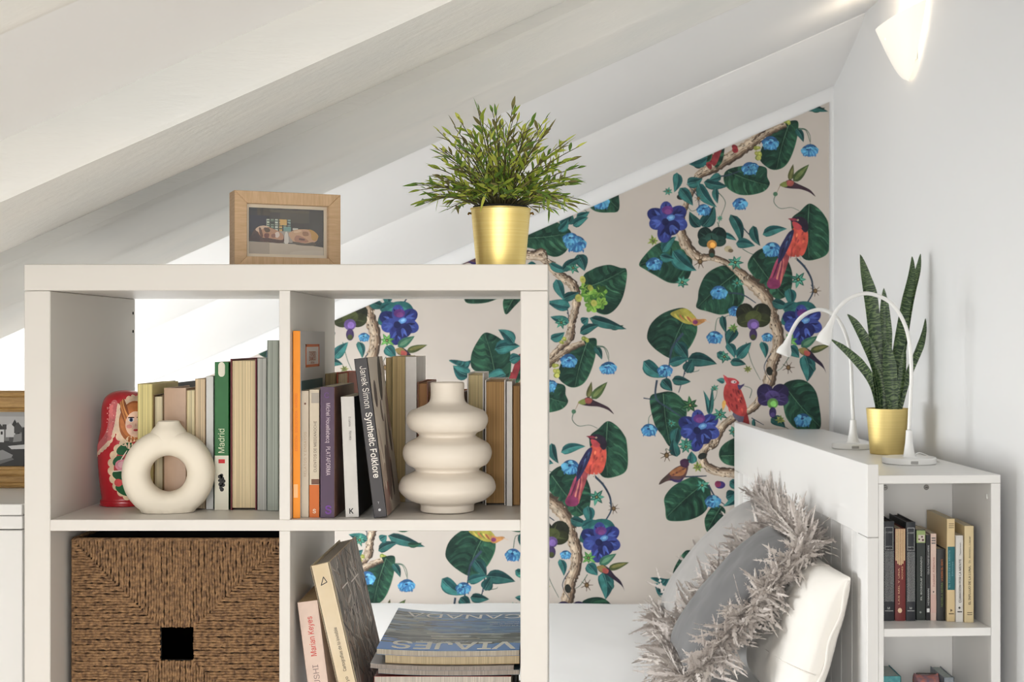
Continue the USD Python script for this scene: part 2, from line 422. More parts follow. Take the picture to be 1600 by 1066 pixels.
    def branch(pts, w):
        p = spline(pts, 8); n = len(p)
        t = np.gradient(p, axis=0); t /= np.linalg.norm(t, axis=1, keepdims=True); q = np.stack([-t[:, 1], t[:, 0]], 1)
        W = np.interp(np.linspace(0, 1, n), np.linspace(0, 1, len(w)), w) * np.array([rnd.uniform(.85, 1.15) for _ in range(n)])
        g = Polygon(np.vstack([p + q * W[:, None] / 2, (p - q * W[:, None] / 2)[::-1]])).buffer(.3)
        add(g, (176, 154, 130))
        s = Polygon(np.vstack([p - q * W[:, None] * .12, (p - q * W[:, None] * .55)[::-1]])).buffer(0); add(s.intersection(g), (120, 98, 78))
        s = Polygon(np.vstack([p - q * W[:, None] * .32, (p - q * W[:, None] * .6)[::-1]])).buffer(0); add(s.intersection(g), (74, 60, 50))
        s = Polygon(np.vstack([p + q * W[:, None] * .1, (p + q * W[:, None] * .36)[::-1]])).buffer(0); add(s.intersection(g), (204, 186, 162))
        for k in range(n * 2):
            i = rnd.randrange(1, n - 2); o = rnd.uniform(-.45, .45) * W[i]; a = p[i] + q[i] * o; e = a + t[i] * rnd.uniform(2, 7) + q[i] * rnd.uniform(-1, 1)
            add(lens(a, e, rnd.uniform(.5, 1.7))[0].intersection(g), rnd.choice([(58, 46, 40), (92, 74, 58), (140, 116, 94), (216, 200, 176), (70, 56, 46)]))

    T1 = lambda f, pts, c, j=.05: add(shape(conv(f, pts)), c, j)
    # --- tendrils, behind everything
    for f, pts in ((A, [(945, 180), (990, 185), (1015, 220), (1017, 270)]), (A, [(500, 530), (545, 590), (520, 670), (500, 740)]), (A, [(823, 550), (815, 590), (850, 625), (910, 620), (955, 638)]),
                   (B, [(488, 415), (500, 350), (540, 340), (590, 318)]), (A, [(330, 600), (360, 640), (420, 610)]), (A, [(500, 700), (540, 780), (600, 800)]), (B, [(660, 480), (690, 590), (740, 690)]),
                   (B, [(900, 560), (860, 620), (830, 640)]), (B, [(680, 790), (690, 740), (640, 720)]), (B, [(120, 970), (120, 900), (150, 870)]), (C, [(790, 160), (830, 190), (800, 240)]),
                   (D, [(385, 760), (420, 765), (440, 820)]), (A, [(640, 850), (700, 880), (750, 860)]), (B, [(440, 860), (490, 790), (500, 740)]), (B, [(330, 650), (390, 640), (400, 630)]), (C, [(195, 330), (150, 290), (140, 300)])):
        twig(f, pts, 5, (84, 112, 96), False)
    # --- big leaves at the back
    bigleaf(A, [(945, 138), (948, 200), (935, 270), (905, 350), (870, 395), (820, 412), (775, 395), (735, 350), (750, 280), (800, 200), (870, 150)], (900, 150), (830, 405), -1)
    bigleaf(A, [(535, 470), (545, 420), (600, 395), (690, 385), (770, 398), (778, 450), (792, 490), (760, 530), (690, 550), (620, 548), (560, 515)], (560, 420), (790, 500), 1)
    bigleaf(A, [(910, 690), (960, 640), (1010, 598), (1060, 622), (1100, 670), (1118, 720), (1120, 860), (1060, 905), (980, 905), (930, 800)], (1010, 600), (1010, 900), -1)
    bigleaf(A, [(668, 945), (690, 890), (740, 850), (810, 840), (860, 870), (900, 930), (918, 1000), (905, 1090), (845, 1130), (790, 1100), (700, 1000)], (700, 900), (880, 1120), 1)
    bigleaf(A, [(65, 935), (110, 870), (170, 820), (250, 800), (320, 830), (360, 900), (355, 980), (320, 1030), (240, 1040), (160, 1000), (100, 965)], (340, 880), (70, 935), 1)
    bigleaf(B, [(385, 288), (392, 240), (400, 180), (440, 100), (520, 55), (580, 60), (620, 120), (650, 200), (640, 260), (580, 310), (520, 327), (450, 310)], (600, 100), (390, 285), -1)
    bigleaf(B, [(110, 440), (130, 380), (180, 330), (250, 298), (320, 290), (370, 330), (390, 400), (370, 470), (320, 540), (250, 572), (170, 530), (120, 480)], (330, 330), (230, 565), -1, n=7)
    bigleaf(B, [(860, 735), (900, 695), (980, 690), (1040, 740), (1065, 820), (1075, 950), (1020, 968), (940, 960), (890, 910), (870, 850)], (880, 730), (1072, 950), 1)
    bigleaf(B, [(125, 790), (180, 760), (250, 755), (310, 800), (332, 870), (310, 950), (290, 1020), (240, 1062), (195, 1000), (150, 930)], (200, 765), (240, 1060), -1)
    bigleaf(C, [(438, 330), (450, 280), (500, 240), (580, 215), (660, 240), (735, 290), (728, 360), (700, 410), (640, 432), (540, 392), (470, 372)], (450, 330), (735, 300), 1)
    bigleaf(C, [(135, 560), (180, 500), (250, 460), (310, 445), (372, 480), (395, 560), (360, 640), (290, 680), (210, 692), (150, 682), (140, 620)], (370, 470), (145, 670), 1)
    bigleaf(C, [(365, 660), (400, 610), (450, 605), (474, 645), (420, 710), (375, 752), (358, 700)], (450, 610), (372, 748), 1, n=4)
    E_ = lambda x, y: (815 + x / 4.845, 800 + y / 4.845)
    bigleaf(E_, [(1140, 520), (1150, 440), (1190, 360), (1245, 292), (1320, 308), (1400, 365), (1438, 430), (1448, 540), (1425, 640), (1330, 640), (1240, 615), (1160, 570)], (1330, 630), (1245, 295), -1)
    bigleaf(E_, [(1460, 680), (1470, 560), (1500, 470), (1540, 440), (1530, 600), (1500, 670)], (1470, 670), (1535, 445), 1, False, 3)
    add(shape(conv(E_, [(1440, 650), (1462, 560), (1500, 460), (1518, 470), (1512, 560), (1480, 650), (1456, 676)])), (140, 34, 44))
    bigleaf(D, [(318, 412), (360, 380), (400, 364), (450, 357), (500, 372), (528, 378), (530, 430), (510, 520), (470, 580), (420, 602), (360, 570), (330, 490)], (330, 470), (525, 380), 1)
    bigleaf(C, [(60, 1010), (90, 1003), (150, 1012), (180, 1008), (165, 1050), (150, 1058)], (170, 1010), (92, 1004), 1, True, 3)
    # --- the main bough
    bA, bB, bC, bD = A, B, C, D
    branch([D(110, 318), D(150, 360), D(205, 410), D(262, 450), D(282, 500), D(282, 560), D(262, 640), D(250, 715), D(200, 765), D(150, 815)], [9, 10, 13, 15, 13, 12, 12, 13, 9, 6])
    branch([A(880, 160), A(800, 195), A(740, 232), A(650, 290), A(560, 350), A(480, 400), A(400, 440), A(365, 520), A(328, 600), A(300, 690), A(298, 750), A(330, 830), A(390, 892), A(470, 898), A(560, 932), A(640, 992), A(720, 1050)],
           [8, 10, 14, 17, 17, 15, 12, 9, 9, 10, 14, 17, 14, 9, 9, 13, 17])
    branch([A(650, 1000), B(660, 130), B(740, 195), B(790, 265), B(812, 350), B(838, 430), B(834, 520), B(805, 600), B(790, 690), B(745, 790), B(685, 855), B(600, 895), B(530, 950), B(480, 1050), C(392, 262), C(352, 312), C(356, 370), C(420, 412), C(520, 424), C(605, 440)],
           [10, 16, 21, 20, 18, 18, 18, 17, 19, 14, 11, 11, 12, 12, 9, 12, 12, 14, 15, 9])
    branch([C(520, 420), C(580, 400), C(600, 450), C(650, 470)], [9, 8, 7, 4])
    for f, x, y in ((A, 390, 385), (A, 440, 362), (A, 300, 560), (C, 345, 330), (B, 790, 640)): add(ell(f(x, y), 7, 5, rnd.uniform(0, 180)), (36, 40, 36))
    blobs(A, [(465, 365), (480, 345), (455, 385), (597, 285), (600, 300)], 22, [(150, 30, 40), (176, 44, 50), (120, 24, 36)])
    blobs(D, [(210, 735), (225, 720), (320, 718), (335, 725), (185, 850), (195, 880), (190, 900)], 16, [(150, 160, 60), (120, 140, 56), (190, 190, 90)])
    blobs(A, [(715, 290), (720, 320), (725, 345)], 16, [(150, 150, 60), (120, 130, 56), (180, 180, 90)])
    # --- twigs
    for f, pts, w in ((A, [(935, 900), (985, 950), (1020, 1010), (1030, 1060), (1028, 1100), (1000, 1150), (975, 1200)], 13), (A, [(600, 670), (650, 740), (735, 830)], 9), (B, [(165, 690), (160, 790), (235, 850), (330, 912)], 12),
                      (B, [(90, 790), (160, 800)], 7), (B, [(560, 205), (640, 215), (715, 262)], 10), (B, [(310, 430), (250, 510), (235, 600), (215, 690)], 14), (B, [(330, 570), (315, 660), (285, 760)], 8), (A, [(480, 450), (560, 440), (640, 410)], 10),
                      (C, [(150, 440), (250, 445), (370, 440)], 12), (C, [(380, 490), (420, 560), (470, 600)], 10), (B, [(690, 900), (760, 940)], 6), (A, [(400, 640), (390, 560), (330, 490)], 6), (D, [(225, 520), (245, 600), (240, 640)], 7), (B, [(545, 340), (545, 450), (560, 520)], 6), (B, [(800, 540), (760, 620), (800, 700)], 6)):
        twig(f, pts, w)
    # --- small teal leaves
    for f, a, b, w in ((E_, (1130, 612), (1020, 546), 62), (E_, (1400, 610), (1255, 640), 70), (E_, (1330, 415), (1495, 395), 60), (E_, (1465, 370), (1362, 278), 50), (E_, (1440, 500), (1520, 480), 46), (A, (335, 485), (410, 462), 50), (A, (430, 480), (545, 500), 45), (A, (295, 515), (358, 600), 50), (A, (398, 490), (488, 605), 50), (A, (275, 430), (262, 525), 42), (A, (490, 515), (502, 590), 30), (A, (405, 725), (352, 650), 45), (A, (418, 722), (478, 622), 62),
                       (A, (200, 865), (265, 790), 45), (A, (258, 865), (372, 960), 70), (A, (185, 890), (255, 905), 40), (A, (575, 665), (625, 812), 48), (A, (700, 725), (735, 822), 40), (A, (757, 770), (875, 742), 42), (A, (608, 820), (700, 832), 45), (A, (520, 445), (460, 465), 36),
                       (A, (940, 185), (975, 250), 30), (A, (530, 770), (600, 800), 26), (B, (275, 485), (332, 565), 56), (B, (238, 600), (333, 572), 42), (B, (340, 575), (482, 598), 62), (B, (95, 588), (205, 665), 62), (B, (252, 690), (343, 698), 42), (B, (195, 690), (245, 745), 50),
                       (B, (328, 645), (362, 582), 52), (B, (528, 335), (548, 420), 30), (B, (605, 410), (560, 490), 50), (B, (612, 565), (682, 488), 48), (B, (575, 590), (652, 602), 36), (B, (555, 490), (592, 560), 40), (B, (500, 540), (572, 572), 36), (B, (745, 480), (765, 560), 34),
                       (B, (900, 185), (906, 272), 50), (B, (808, 255), (895, 282), 44), (B, (985, 555), (998, 685), 66), (B, (900, 505), (950, 560), 50), (B, (800, 905), (870, 950), 46), (B, (750, 1035), (812, 975), 42), (B, (840, 990), (905, 965), 30), (B, (280, 960), (270, 1060), 52),
                       (C, (480, 560), (540, 545), 50), (C, (205, 330), (190, 240), 46), (C, (290, 370), (285, 310), 44), (C, (500, 470), (560, 500), 40), (C, (720, 250), (740, 200), 36), (C, (560, 520), (470, 600), 40), (C, (620, 470), (720, 500), 36),
                       (D, (185, 432), (222, 522), 45), (D, (225, 522), (290, 495), 40), (D, (355, 620), (512, 667), 46), (D, (305, 692), (388, 658), 42), (D, (250, 560), (150, 540), 50), (D, (245, 640), (165, 615), 40), (D, (310, 640), (340, 620), 40), (D, (200, 190), (240, 140), 36), (D, (270, 165), (335, 130), 40), (D, (160, 720), (220, 690), 40), (D, (290, 310), (320, 380), 56), (D, (220, 385), (300, 330), 40),
                       (B, (870, 300), (960, 270), 50), (B, (1040, 640), (1010, 600), 26), (B, (540, 700), (500, 690), 24), (B, (455, 880), (425, 760), 22), (B, (460, 880), (470, 740), 20), (B, (700, 910), (705, 965), 16)):
        leaf(f, a, b, w, rnd.uniform(-.12, .12))
    leaf(A, (1022, 74), (1092, 66), 24, .1, GREENS)
    # --- flowers
    for f, x, y, r in ((A, 795, 258, 42), (A, 680, 400, 40), (A, 628, 597, 38), (A, 1017, 300, 40), (A, 425, 630, 36), (A, 150, 930, 40), (A, 805, 850, 46), (B, 510, 200, 42), (B, 485, 450, 40), (B, 597, 305, 32), (B, 210, 635, 38), (B, 778, 450, 28), (B, 122, 965, 40), (B, 975, 910, 42),
                       (C, 405, 578, 40), (D, 282, 252, 52), (D, 730 - 300, 862, 34), (D, 165, 940, 24), (C, 735, 330, 40), (D, 250, 828, 38)):
        rose(f, x, y, r)
    peony(A, 222, 685, 100)
    t = shape(conv(B, [(860, 380), (880, 300), (940, 258), (1010, 255), (1050, 290), (1060, 360), (980, 400)])); add(t, TEALS[1]); add(affinity.scale(t, .7, .6), TEALS[2])
    peony(B, 972, 368, 98)
    peony(B, 398, 955, 102)
    star(B, 905, 470, 44, ((60, 130, 60), (90, 160, 70), (120, 180, 90)))
    viola(A, 470, 800, 76, ((22, 44, 42), (30, 62, 56), (44, 84, 74)), (190, 130, 40), (60, 50, 34))
    viola(B, 700, 350, 92)
    viola(B, 808, 790, 84, ((38, 30, 70), (54, 42, 92), (76, 60, 122)), (96, 150, 70), (52, 40, 88))
    for f, x, y, r in ((A, 305, 1035, 46), (A, 600, 925, 46), (A, 610, 1040, 40), (A, 950, 1020, 52), (B, 540, 560, 42), (B, 515, 882, 44), (B, 595, 975, 42), (B, 325, 1045, 44), (C, 345, 492, 42), (C, 255, 278, 42), (C, 520, 195, 36), (D, 268, 372, 40), (D, 210, 640, 40), (B, 245, 930, 30)):
        star(f, x, y, r)
    star(B, 350, 830, 56, ((24, 70, 46), (40, 96, 56), (70, 120, 70)))
    star(C, 320, 390, 36, ((120, 140, 60), (160, 160, 70), (80, 110, 60)))
    star(B, 850, 910, 30, ((120, 140, 60), (160, 160, 70), (80, 110, 60)))
    star(B, 590, 400, 30, ((90, 140, 60), (130, 160, 70), (80, 120, 60)))
    star(B, 670, 630, 26, ((120, 130, 60), (150, 150, 70), (80, 100, 60)))
    star(A, 145, 805, 36, ((130, 150, 60), (160, 170, 80), (90, 120, 60)))
    star(A, 228, 530, 28); star(A, 515, 680, 20); star(B, 485, 735, 26)
    for f, x, y, s in ((B, 1045, 195, 32), (B, 895, 620, 36), (C, 148, 325, 38), (A, 405, 920, 40), (A, 395, 570, 24)): bug(f, x, y, s)
    add(ell(C(445, 490), 8, 6), (60, 44, 110)); add(ell(C(432, 485), 5, 5), (130, 36, 80))
    add(ell(A(560, 850), 6, 5), (190, 176, 140)); add(ell(A(575, 860), 4, 3), (120, 104, 80))
    for x, y, r in ((345, 505, 62), (400, 490, 58), (360, 560, 56), (405, 545, 50), (325, 470, 44)):
        c = np.array(D(x, y)); r = r / 3.135 * .55
        for k in range(6):
            a_ = k * 1.05 + rnd.uniform(-.3, .3); q = c + np.array([math.cos(a_), math.sin(a_)]) * r * .55
            add(ell(q, r * .62, r * .42, math.degrees(a_) + rnd.uniform(-30, 30)), rnd.choice([(84, 140, 42), (60, 108, 38), (108, 160, 48), (132, 178, 60), (46, 88, 36)]), .12)
            add(lens(c, q + np.array([math.cos(a_), math.sin(a_)]) * r * .4, r * .14)[0], rnd.choice([(150, 190, 78), (48, 84, 34)]), .1)
    blobs(D, [(295, 520), (370, 545), (315, 430), (352, 470)], 22, [(186, 186, 84), (160, 168, 60)])
    # --- birds
    T1(A, [(870, 880), (905, 870), (890, 935), (868, 1000), (845, 1062), (812, 1068), (776, 1050), (790, 1010), (818, 960), (845, 915)], (150, 58, 66))
    for k in range(6): add(lens(A(868 - 6 * k, 900), A(850 - 14 * k, 1060), 4)[0], [(196, 96, 90), (120, 36, 72), (206, 120, 110), (140, 40, 84), (96, 36, 70), (170, 60, 96)][k])
    T1(A, [(776, 1050), (800, 1010), (845, 1030), (843, 1064), (800, 1072)], (130, 38, 88))
    T1(A, [(915, 745), (955, 715), (998, 745), (1004, 800), (994, 850), (975, 885), (940, 895), (892, 885), (885, 850), (905, 800)], (208, 66, 40))
    for k in range(16):
        x, y = rnd.uniform(905, 985), rnd.uniform(745, 870); add(lens(A(x, y), A(x - rnd.uniform(4, 16), y + rnd.uniform(18, 40)), 3)[0], rnd.choice([(226, 92, 52), (186, 48, 36), (236, 116, 66), (160, 44, 40)]))
    T1(A, [(925, 745), (918, 790), (895, 845), (866, 900), (838, 932), (846, 850), (876, 790), (900, 755)], (40, 40, 82))
    for k in range(5): add(lens(A(912 - 10 * k, 765 + 18 * k), A(862 - 4 * k, 870 + 10 * k), 3)[0], [(58, 84, 128), (28, 26, 56), (70, 96, 140), (50, 46, 96), (30, 30, 60)][k])
    T1(A, [(905, 690), (935, 672), (972, 674), (1002, 700), (1004, 745), (985, 758), (958, 728), (930, 712)], (44, 34, 52)); T1(A, [(918, 700), (945, 705), (970, 730), (950, 745), (925, 730)], (178, 46, 56))
    T1(A, [(893, 682), (925, 680), (945, 690), (920, 694)], (140, 36, 60)); add(ell(A(948, 690), 1.3, 1.3), (226, 200, 160)); add(ell(A(948, 690), .7, .7), (10, 10, 10))
    for x in (935, 960): add(line([A(x, 885), A(x + 4, 915)], 1.4, 2), (196, 178, 160))
    for f, dx, dy, s in ((A, 0, 0, 1), ):                                     # hovering bird, upper
        add(lens(A(902, 470), A(922, 378), 9)[0], (84, 86, 48)); add(lens(A(905, 465), A(920, 395), 4)[0], (116, 118, 66))
        add(lens(A(922, 475), A(1010, 380), 14)[0], (70, 92, 52)); add(lens(A(930, 465), A(1003, 388), 6)[0], (112, 128, 70))
        T1(A, [(846, 494), (872, 478), (905, 464), (935, 482), (985, 505), (1020, 525), (1046, 560), (1010, 535), (960, 518), (910, 515), (870, 508)], (60, 40, 52))
        T1(A, [(846, 494), (872, 476), (898, 480), (890, 502), (866, 506)], (122, 132, 62)); T1(A, [(890, 470), (925, 476), (915, 500), (888, 496)], (150, 70, 60))
        add(line([A(850, 496), A(830, 538)], (1.2, .6), 2), (150, 120, 90)); add(ell(A(823, 545), 3.6, 3.4), (70, 110, 84))
    add(lens(B(965, 505), B(1060, 445), 14)[0], (50, 104, 84)); add(lens(B(975, 498), B(1050, 452), 6)[0], (88, 136, 104))   # hovering bird, lower
    add(lens(B(1015, 530), B(1130, 494), 11)[0], (74, 86, 46)); add(lens(B(1030, 522), B(1120, 497), 5)[0], (122, 120, 64))
    T1(B, [(955, 520), (985, 508), (1020, 528), (1050, 565), (1085, 600), (1106, 655), (1090, 625), (1045, 590), (1000, 560), (965, 545)], (46, 36, 56)); T1(B, [(950, 520), (985, 510), (1010, 535), (980, 550)], (140, 120, 66)); T1(B, [(985, 525), (1015, 535), (1010, 555), (985, 550)], (170, 70, 60))
    T1(B, [(240, 322), (280, 300), (325, 292), (360, 318), (385, 350), (370, 378), (325, 376), (285, 355)], (170, 162, 60))                              # bird on the leaf
    for k in range(7): add(lens(B(260 + 14 * k, 320 + 3 * k), B(290 + 14 * k, 352 + 4 * k), 3)[0], [(206, 186, 70), (140, 150, 60), (196, 110, 56), (120, 130, 52), (210, 190, 80), (160, 80, 50), (196, 150, 60)][k])
    T1(B, [(365, 345), (395, 352), (425, 350), (440, 358), (415, 375), (385, 388), (362, 378)], (190, 130, 60)); add(ell(B(378, 368), 4, 3.4), (130, 50, 100)); add(line([B(430, 358), B(462, 372)], (1.2, .5), 2), (214, 180, 150))
    T1(B, [(640, 872), (664, 868), (684, 958), (676, 972), (655, 966), (634, 930)], (138, 26, 30)); T1(B, [(615, 840), (650, 850), (640, 930), (610, 915), (585, 880)], (98, 92, 112))   # crested red bird
    T1(B, [(548, 712), (590, 708), (622, 728), (645, 775), (665, 845), (655, 885), (630, 890), (590, 870), (550, 826), (534, 768)], (178, 40, 36))
    for k in range(16):
        x, y = rnd.uniform(555, 640), rnd.uniform(735, 850); add(lens(B(x, y), B(x + rnd.uniform(4, 14), y + rnd.uniform(18, 36)), 3)[0], rnd.choice([(206, 66, 44), (138, 26, 30), (216, 84, 56), (120, 24, 30)]))
    T1(B, [(536, 676), (560, 676), (598, 682), (622, 702), (614, 716), (590, 722), (556, 715), (545, 696)], (186, 36, 48)); add(lens(B(560, 690), B(532, 660), 4)[0], (196, 44, 56)); add(ell(B(592, 700), 4.4, 2.4), (226, 200, 200)); add(ell(B(597, 701), 1.2, 1.2), (10, 10, 20))
    T1(B, [(612, 716), (630, 718), (652, 710), (640, 728), (622, 745)], (70, 60, 104)); add(lens(B(540, 800), B(532, 860), 6)[0], (226, 170, 70))
    T1(C, [(108, 488), (112, 470), (150, 432), (195, 395), (238, 378), (266, 385), (262, 420), (245, 452), (205, 472), (165, 466), (130, 478)], (96, 64, 66))      # finch
    T1(C, [(180, 408), (232, 386), (256, 402), (238, 436), (196, 440), (165, 432)], (176, 112, 60)); T1(C, [(165, 455), (215, 462), (245, 445), (225, 474), (190, 474)], (56, 44, 96))
    for k in range(8): add(lens(C(170 + 9 * k, 440 - 5 * k), C(205 + 7 * k, 425 - 4 * k), 3)[0], rnd.choice([(206, 150, 76), (150, 84, 50), (96, 56, 50)]))
    T1(C, [(105, 488), (118, 462), (150, 436), (158, 452), (130, 478)], (76, 60, 54)); T1(C, [(222, 358), (245, 344), (266, 352), (272, 380), (252, 395), (228, 386)], (66, 36, 66)); add(lens(C(258, 350), C(280, 352), 2.5)[0], (40, 34, 40))

    cut = flat_print(L)
    # the repeat, set on the wall: half-drop, 315 px across and 340 px down in the photograph
    wx = lambda u: (u - 870) / F * YW
    def top(u): return 159.5 + (1295.5 - u) * .4416                 # where the paper ends under the slope
    clip = Polygon([(300, top(300)), (1295.5, top(1295.5)), (1295.5, 1010), (300, 1010)])
    to3 = lambda off: (lambda q: np.stack([wx(q[:, 0]), np.full(len(q), YW - off), CZ + (533 - q[:, 1]) / F * YW], 1))
    back = part(wb, 'wallpaper', print_mesh([(clip, lin((216, 208, 199)))], to3(.0004))[0], mat('wallpaper_ground', (205, 196, 187), .7, var=(3, (198, 189, 180)), bump=(420, .06, .0006), spec=.3), label='beige wallpaper printed with branches and birds')
    for k, (du, dv) in enumerate(((0, 0), (-315, 340), (-315, -340), (-630, 0), (0, 680), (0, -680), (-630, 680), (-315, 1020), (-630, -680), (-945, 340))):
        out = []
        for p, c in cut:
            q = affinity.translate(p, du, dv); b = q.bounds
            if b[2] < 300 or b[3] < 100 or b[1] > 1010: continue
            if b[0] < 301 or b[2] > 1295 or b[3] > 1009 or b[1] < top(b[0]) + 2:
                out += [(r, c) for r in polys(q.intersection(clip))]
            else: out.append((q, c))
        if out:
            m, col = print_mesh(out, to3(.0007 + .00012 * (k % 3) + .0004 * (k > 3)))
            part(back, 'printed_pattern', m, tint_mat_paper, color=col)
tint_mat_paper = tint_mat('wallpaper_ink', .65, None, .3, .34)
build_wallpaper()
# ------------------------------------------------------------------ the white cube shelving in front
Y0 = 1.931                                    # its front
S0 = F / Y0
sx = lambda u: (u - 870) / S0                 # x on the shelf's front plane
XA, XB = sx(37.5), sx(856)
ZT = CZ + (533 - 413) / S0                    # top
TH, TI, CELL, DEP = .0385, .0165, .335, .39
ZS1 = CZ + (533 - 812.5) / S0                 # upper face of the first shelf
ZS2 = ZS1 - TI - CELL
YB0 = Y0 + DEP
X1, X2, X3, X4 = sx(78), sx(436), sx(453), sx(813)
sh = thing('shelving_unit', 'white four-tier cube shelving unit standing open as a divider before the bed', 'shelf', (0, 0, 0))
part(sh, 'top_panel', bx(XA, XB, Y0, YB0, ZT - TH, ZT, .0012), SHELFW)
part(sh, 'side_panel', bx(XA, X1, Y0 + .0008, YB0, 0, ZT - TH - .0003, .0012), SHELFW)
part(sh, 'side_panel', bx(X4, XB, Y0 + .0008, YB0, 0, ZT - TH - .0003, .0012), SHELFW)
for k in range(3):
    z = ZS1 - k * (TI + CELL)
    part(sh, 'shelf', bx(X1, X4, Y0 + .001, YB0, z - TI, z, .0008), SHELFW)
part(sh, 'bottom_panel', bx(X1, X4, Y0 + .001, YB0, 0, TH, .001), SHELFW)
for k in range(4):
    zt_ = ZT - TH if k == 0 else ZS1 - TI - (k - 1) * (TI + CELL)
    zb_ = ZS1 - k * (TI + CELL) if k < 3 else TH
    part(sh, 'divider', bx(X2, X3, Y0 + .0012, YB0 - .0005, zb_, zt_, .0008), SHELFW)
DARK = mat('dark_hole', (40, 36, 32), .8)
for v in (489.5, 518):
    h = trimesh.creation.cylinder(.0026, .0012, sections=16); h.apply_transform(trimesh.transformations.rotation_matrix(np.pi / 2, [0, 1, 0])); h.apply_translation([X1 + .0003, YB0 - .012, CZ + (533 - v) / F * (YB0 - .012)])
    part(sh, 'dowel_hole', h, DARK)

# ------------------------------------------------------------------ books
PAGE = {}
def page_mat(rgb):
    key = 'pages_%d_%d_%d' % tuple(rgb)
    if key not in _mats:
        n = {'tc': ('texture_coordinate', {}), 'mp': ('mapping', {'scale': (900.0, 900.0, 3.0)}), 'vn': ('noise_texture', {'scale': 1.0, 'detail': 2.0}),
             'vr': ('rgb_ramp', {'ramp': [(.25, lin(np.array(rgb) * .80)), (.75, lin(np.minimum(np.array(rgb) * 1.06, 255)))]}), 'p': ('principled_bsdf', {'roughness': .85, 'specular_ior_level': .2}), 'b': ('bump', {'strength': .4, 'distance': .0006})}
        _mats[key] = usdkit.material(stage, '/World/Looks/' + key, n, [('tc.object', 'mp.vector'), ('mp.vector', 'vn.vector'), ('vn.fac', 'vr.fac'), ('vr.color', 'p.base_color'), ('vn.fac', 'b.height'), ('b.normal', 'p.normal')], surface='p.BSDF')
    return _mats[key]
def flat(rgb, rough=.5): return mat('paint_%d_%d_%d_%d' % (*rgb, int(rough * 100)), rgb, rough, var=(18, tuple(int(c * .93) for c in rgb)))
def plain(rgb, rough=.55): return mat('ink_%d_%d_%d' % tuple(rgb), rgb, rough)

def face_text(text, x, z, cap, way='h', bold=False, length=None, y=-.0003, anchor='l'):
    """Lettering on a face that looks along -y. (x, z): where it starts (baseline); way: h across, up, down the spine."""
    m = meshkit.text_mesh(text, cap, .0002, bold)
    v = np.array(m.vertices)
    w = v[:, 0].max() - v[:, 0].min()
    v[:, 0] -= v[:, 0].min()
    if length: v[:, 0] *= length / w; w = length
    if anchor == 'c': v[:, 0] -= w / 2
    a, b, n = v[:, 0], v[:, 1], v[:, 2]
    if way == 'h': q = np.stack([x + a, y - n, z + b], 1)
    elif way == 'up': q = np.stack([x - b, y - n, z + a], 1)
    elif way == 'down': q = np.stack([x + b, y - n, z - a], 1)
    elif way == 'turned': q = np.stack([x - a, y - n, z - b], 1)
    return trimesh.Trimesh(q, m.faces, process=False)

def patch(x0, x1, z0, z1, y=-.00015, d=.0002): return bx(x0, x1, y - d, y + .0002, z0, z1, 0)

def book(label, group, X, Y, Z, t, h, d, cover, pages=(226, 214, 186), spine=True, tilt=0.0, turn=0.0, hard=True, extras=(), lift=0.0, cov_right=None, soft=None, roundp=False):
    """A book standing on edge with its front at Y. spine: the spine faces us, otherwise the page edges do. extras: (name, mesh, material[, label])."""
    b = thing('book', label, 'book', (X, Y, Z + lift), rz=turn, ry=tilt, group=group)
    c = .0022 if hard else .0008
    o = .003 if hard else .0003                         # how far the boards stand over the pages
    cm = cover if isinstance(cover, UsdShade.Material) else flat(cover, .45)
    bits = [bx(0, c, 0, d, 0, h, .0005), bx(t - c, t, 0, d, 0, h, .0005)]
    if spine:
        sp = bx(0, t, 0, c * 1.2, 0, h, .0007)
        if hard and t > .012:                              # a slightly rounded back
            a = np.linspace(0, 1, 9); pts = [(t * q, -.0016 * math.sin(math.pi * q)) for q in a] + [(t, .002), (0, .002)]
            sp = trimesh.creation.extrude_polygon(Polygon(pts), h, engine='earcut')
        bits.append(sp)
    else:
        bits.append(bx(0, t, d - c * 1.2, d, 0, h, .0007))
    part(b, 'cover', cat(bits), cm)
    y0, y1 = (c, d - o) if spine else (o, d - c)
    part(b, 'page_block', bx(c, t - c, y0, y1, o, h - o, .0004), page_mat(pages))
    for e in extras:
        part(b, e[0], e[1], e[2], label=e[3] if len(e) > 3 else None)
    return b

def bk(label, group, u0, u1, vt, Y, Z, d, cover, **kw):
    """A book placed by where its front edge shows: left, right and top in the photograph."""
    k = Y / F
    X = (u0 - 870) * k; t = (u1 - u0) * k * .985; h = CZ + (533 - vt) * k - Z
    ex = kw.pop('ex', None)
    if ex: kw['extras'] = ex(t, h, lambda v: CZ + (533 - v) * k - Z, k)
    return book(label, group, X, Y, Z, t, h, d, cover, **kw)

G1 = 'books in the upper left cube'
Z1 = ZS1 + .0003
bk('cream-paged paperback with its page edges out, beside the painted doll', G1, 215, 238.5, 600, 2.045, Z1, .14, (222, 204, 140), pages=(226, 212, 150), spine=False, hard=False)
bk('shorter cream paperback with a brown cover, second from the doll', G1, 239, 256, 617, 2.05, Z1, .13, (112, 86, 48), pages=(232, 218, 184), spine=False, hard=True)
bk('thick black book standing behind the short cream paperbacks', G1, 241, 277, 598, 2.195, Z1, .115, (42, 38, 36), spine=True, hard=True)
bk('thick book with dusty pink-beige boards behind the ring vase neck', G1, 256.5, 291, 606.5, 2.05, Z1, .135, (196, 164, 138), pages=(206, 182, 156), spine=True, hard=True)
bk('narrow cream paperback between the pink-beige and the tan book', G1, 291.5, 304.5, 610, 2.055, Z1, .17, (226, 206, 160), pages=(234, 220, 180), spine=False, hard=False)
bk('tan paperback with page edges out, left of the white spine', G1, 305, 321, 592, 2.055, Z1, .18, (214, 186, 150), pages=(222, 200, 168), spine=False, hard=False)
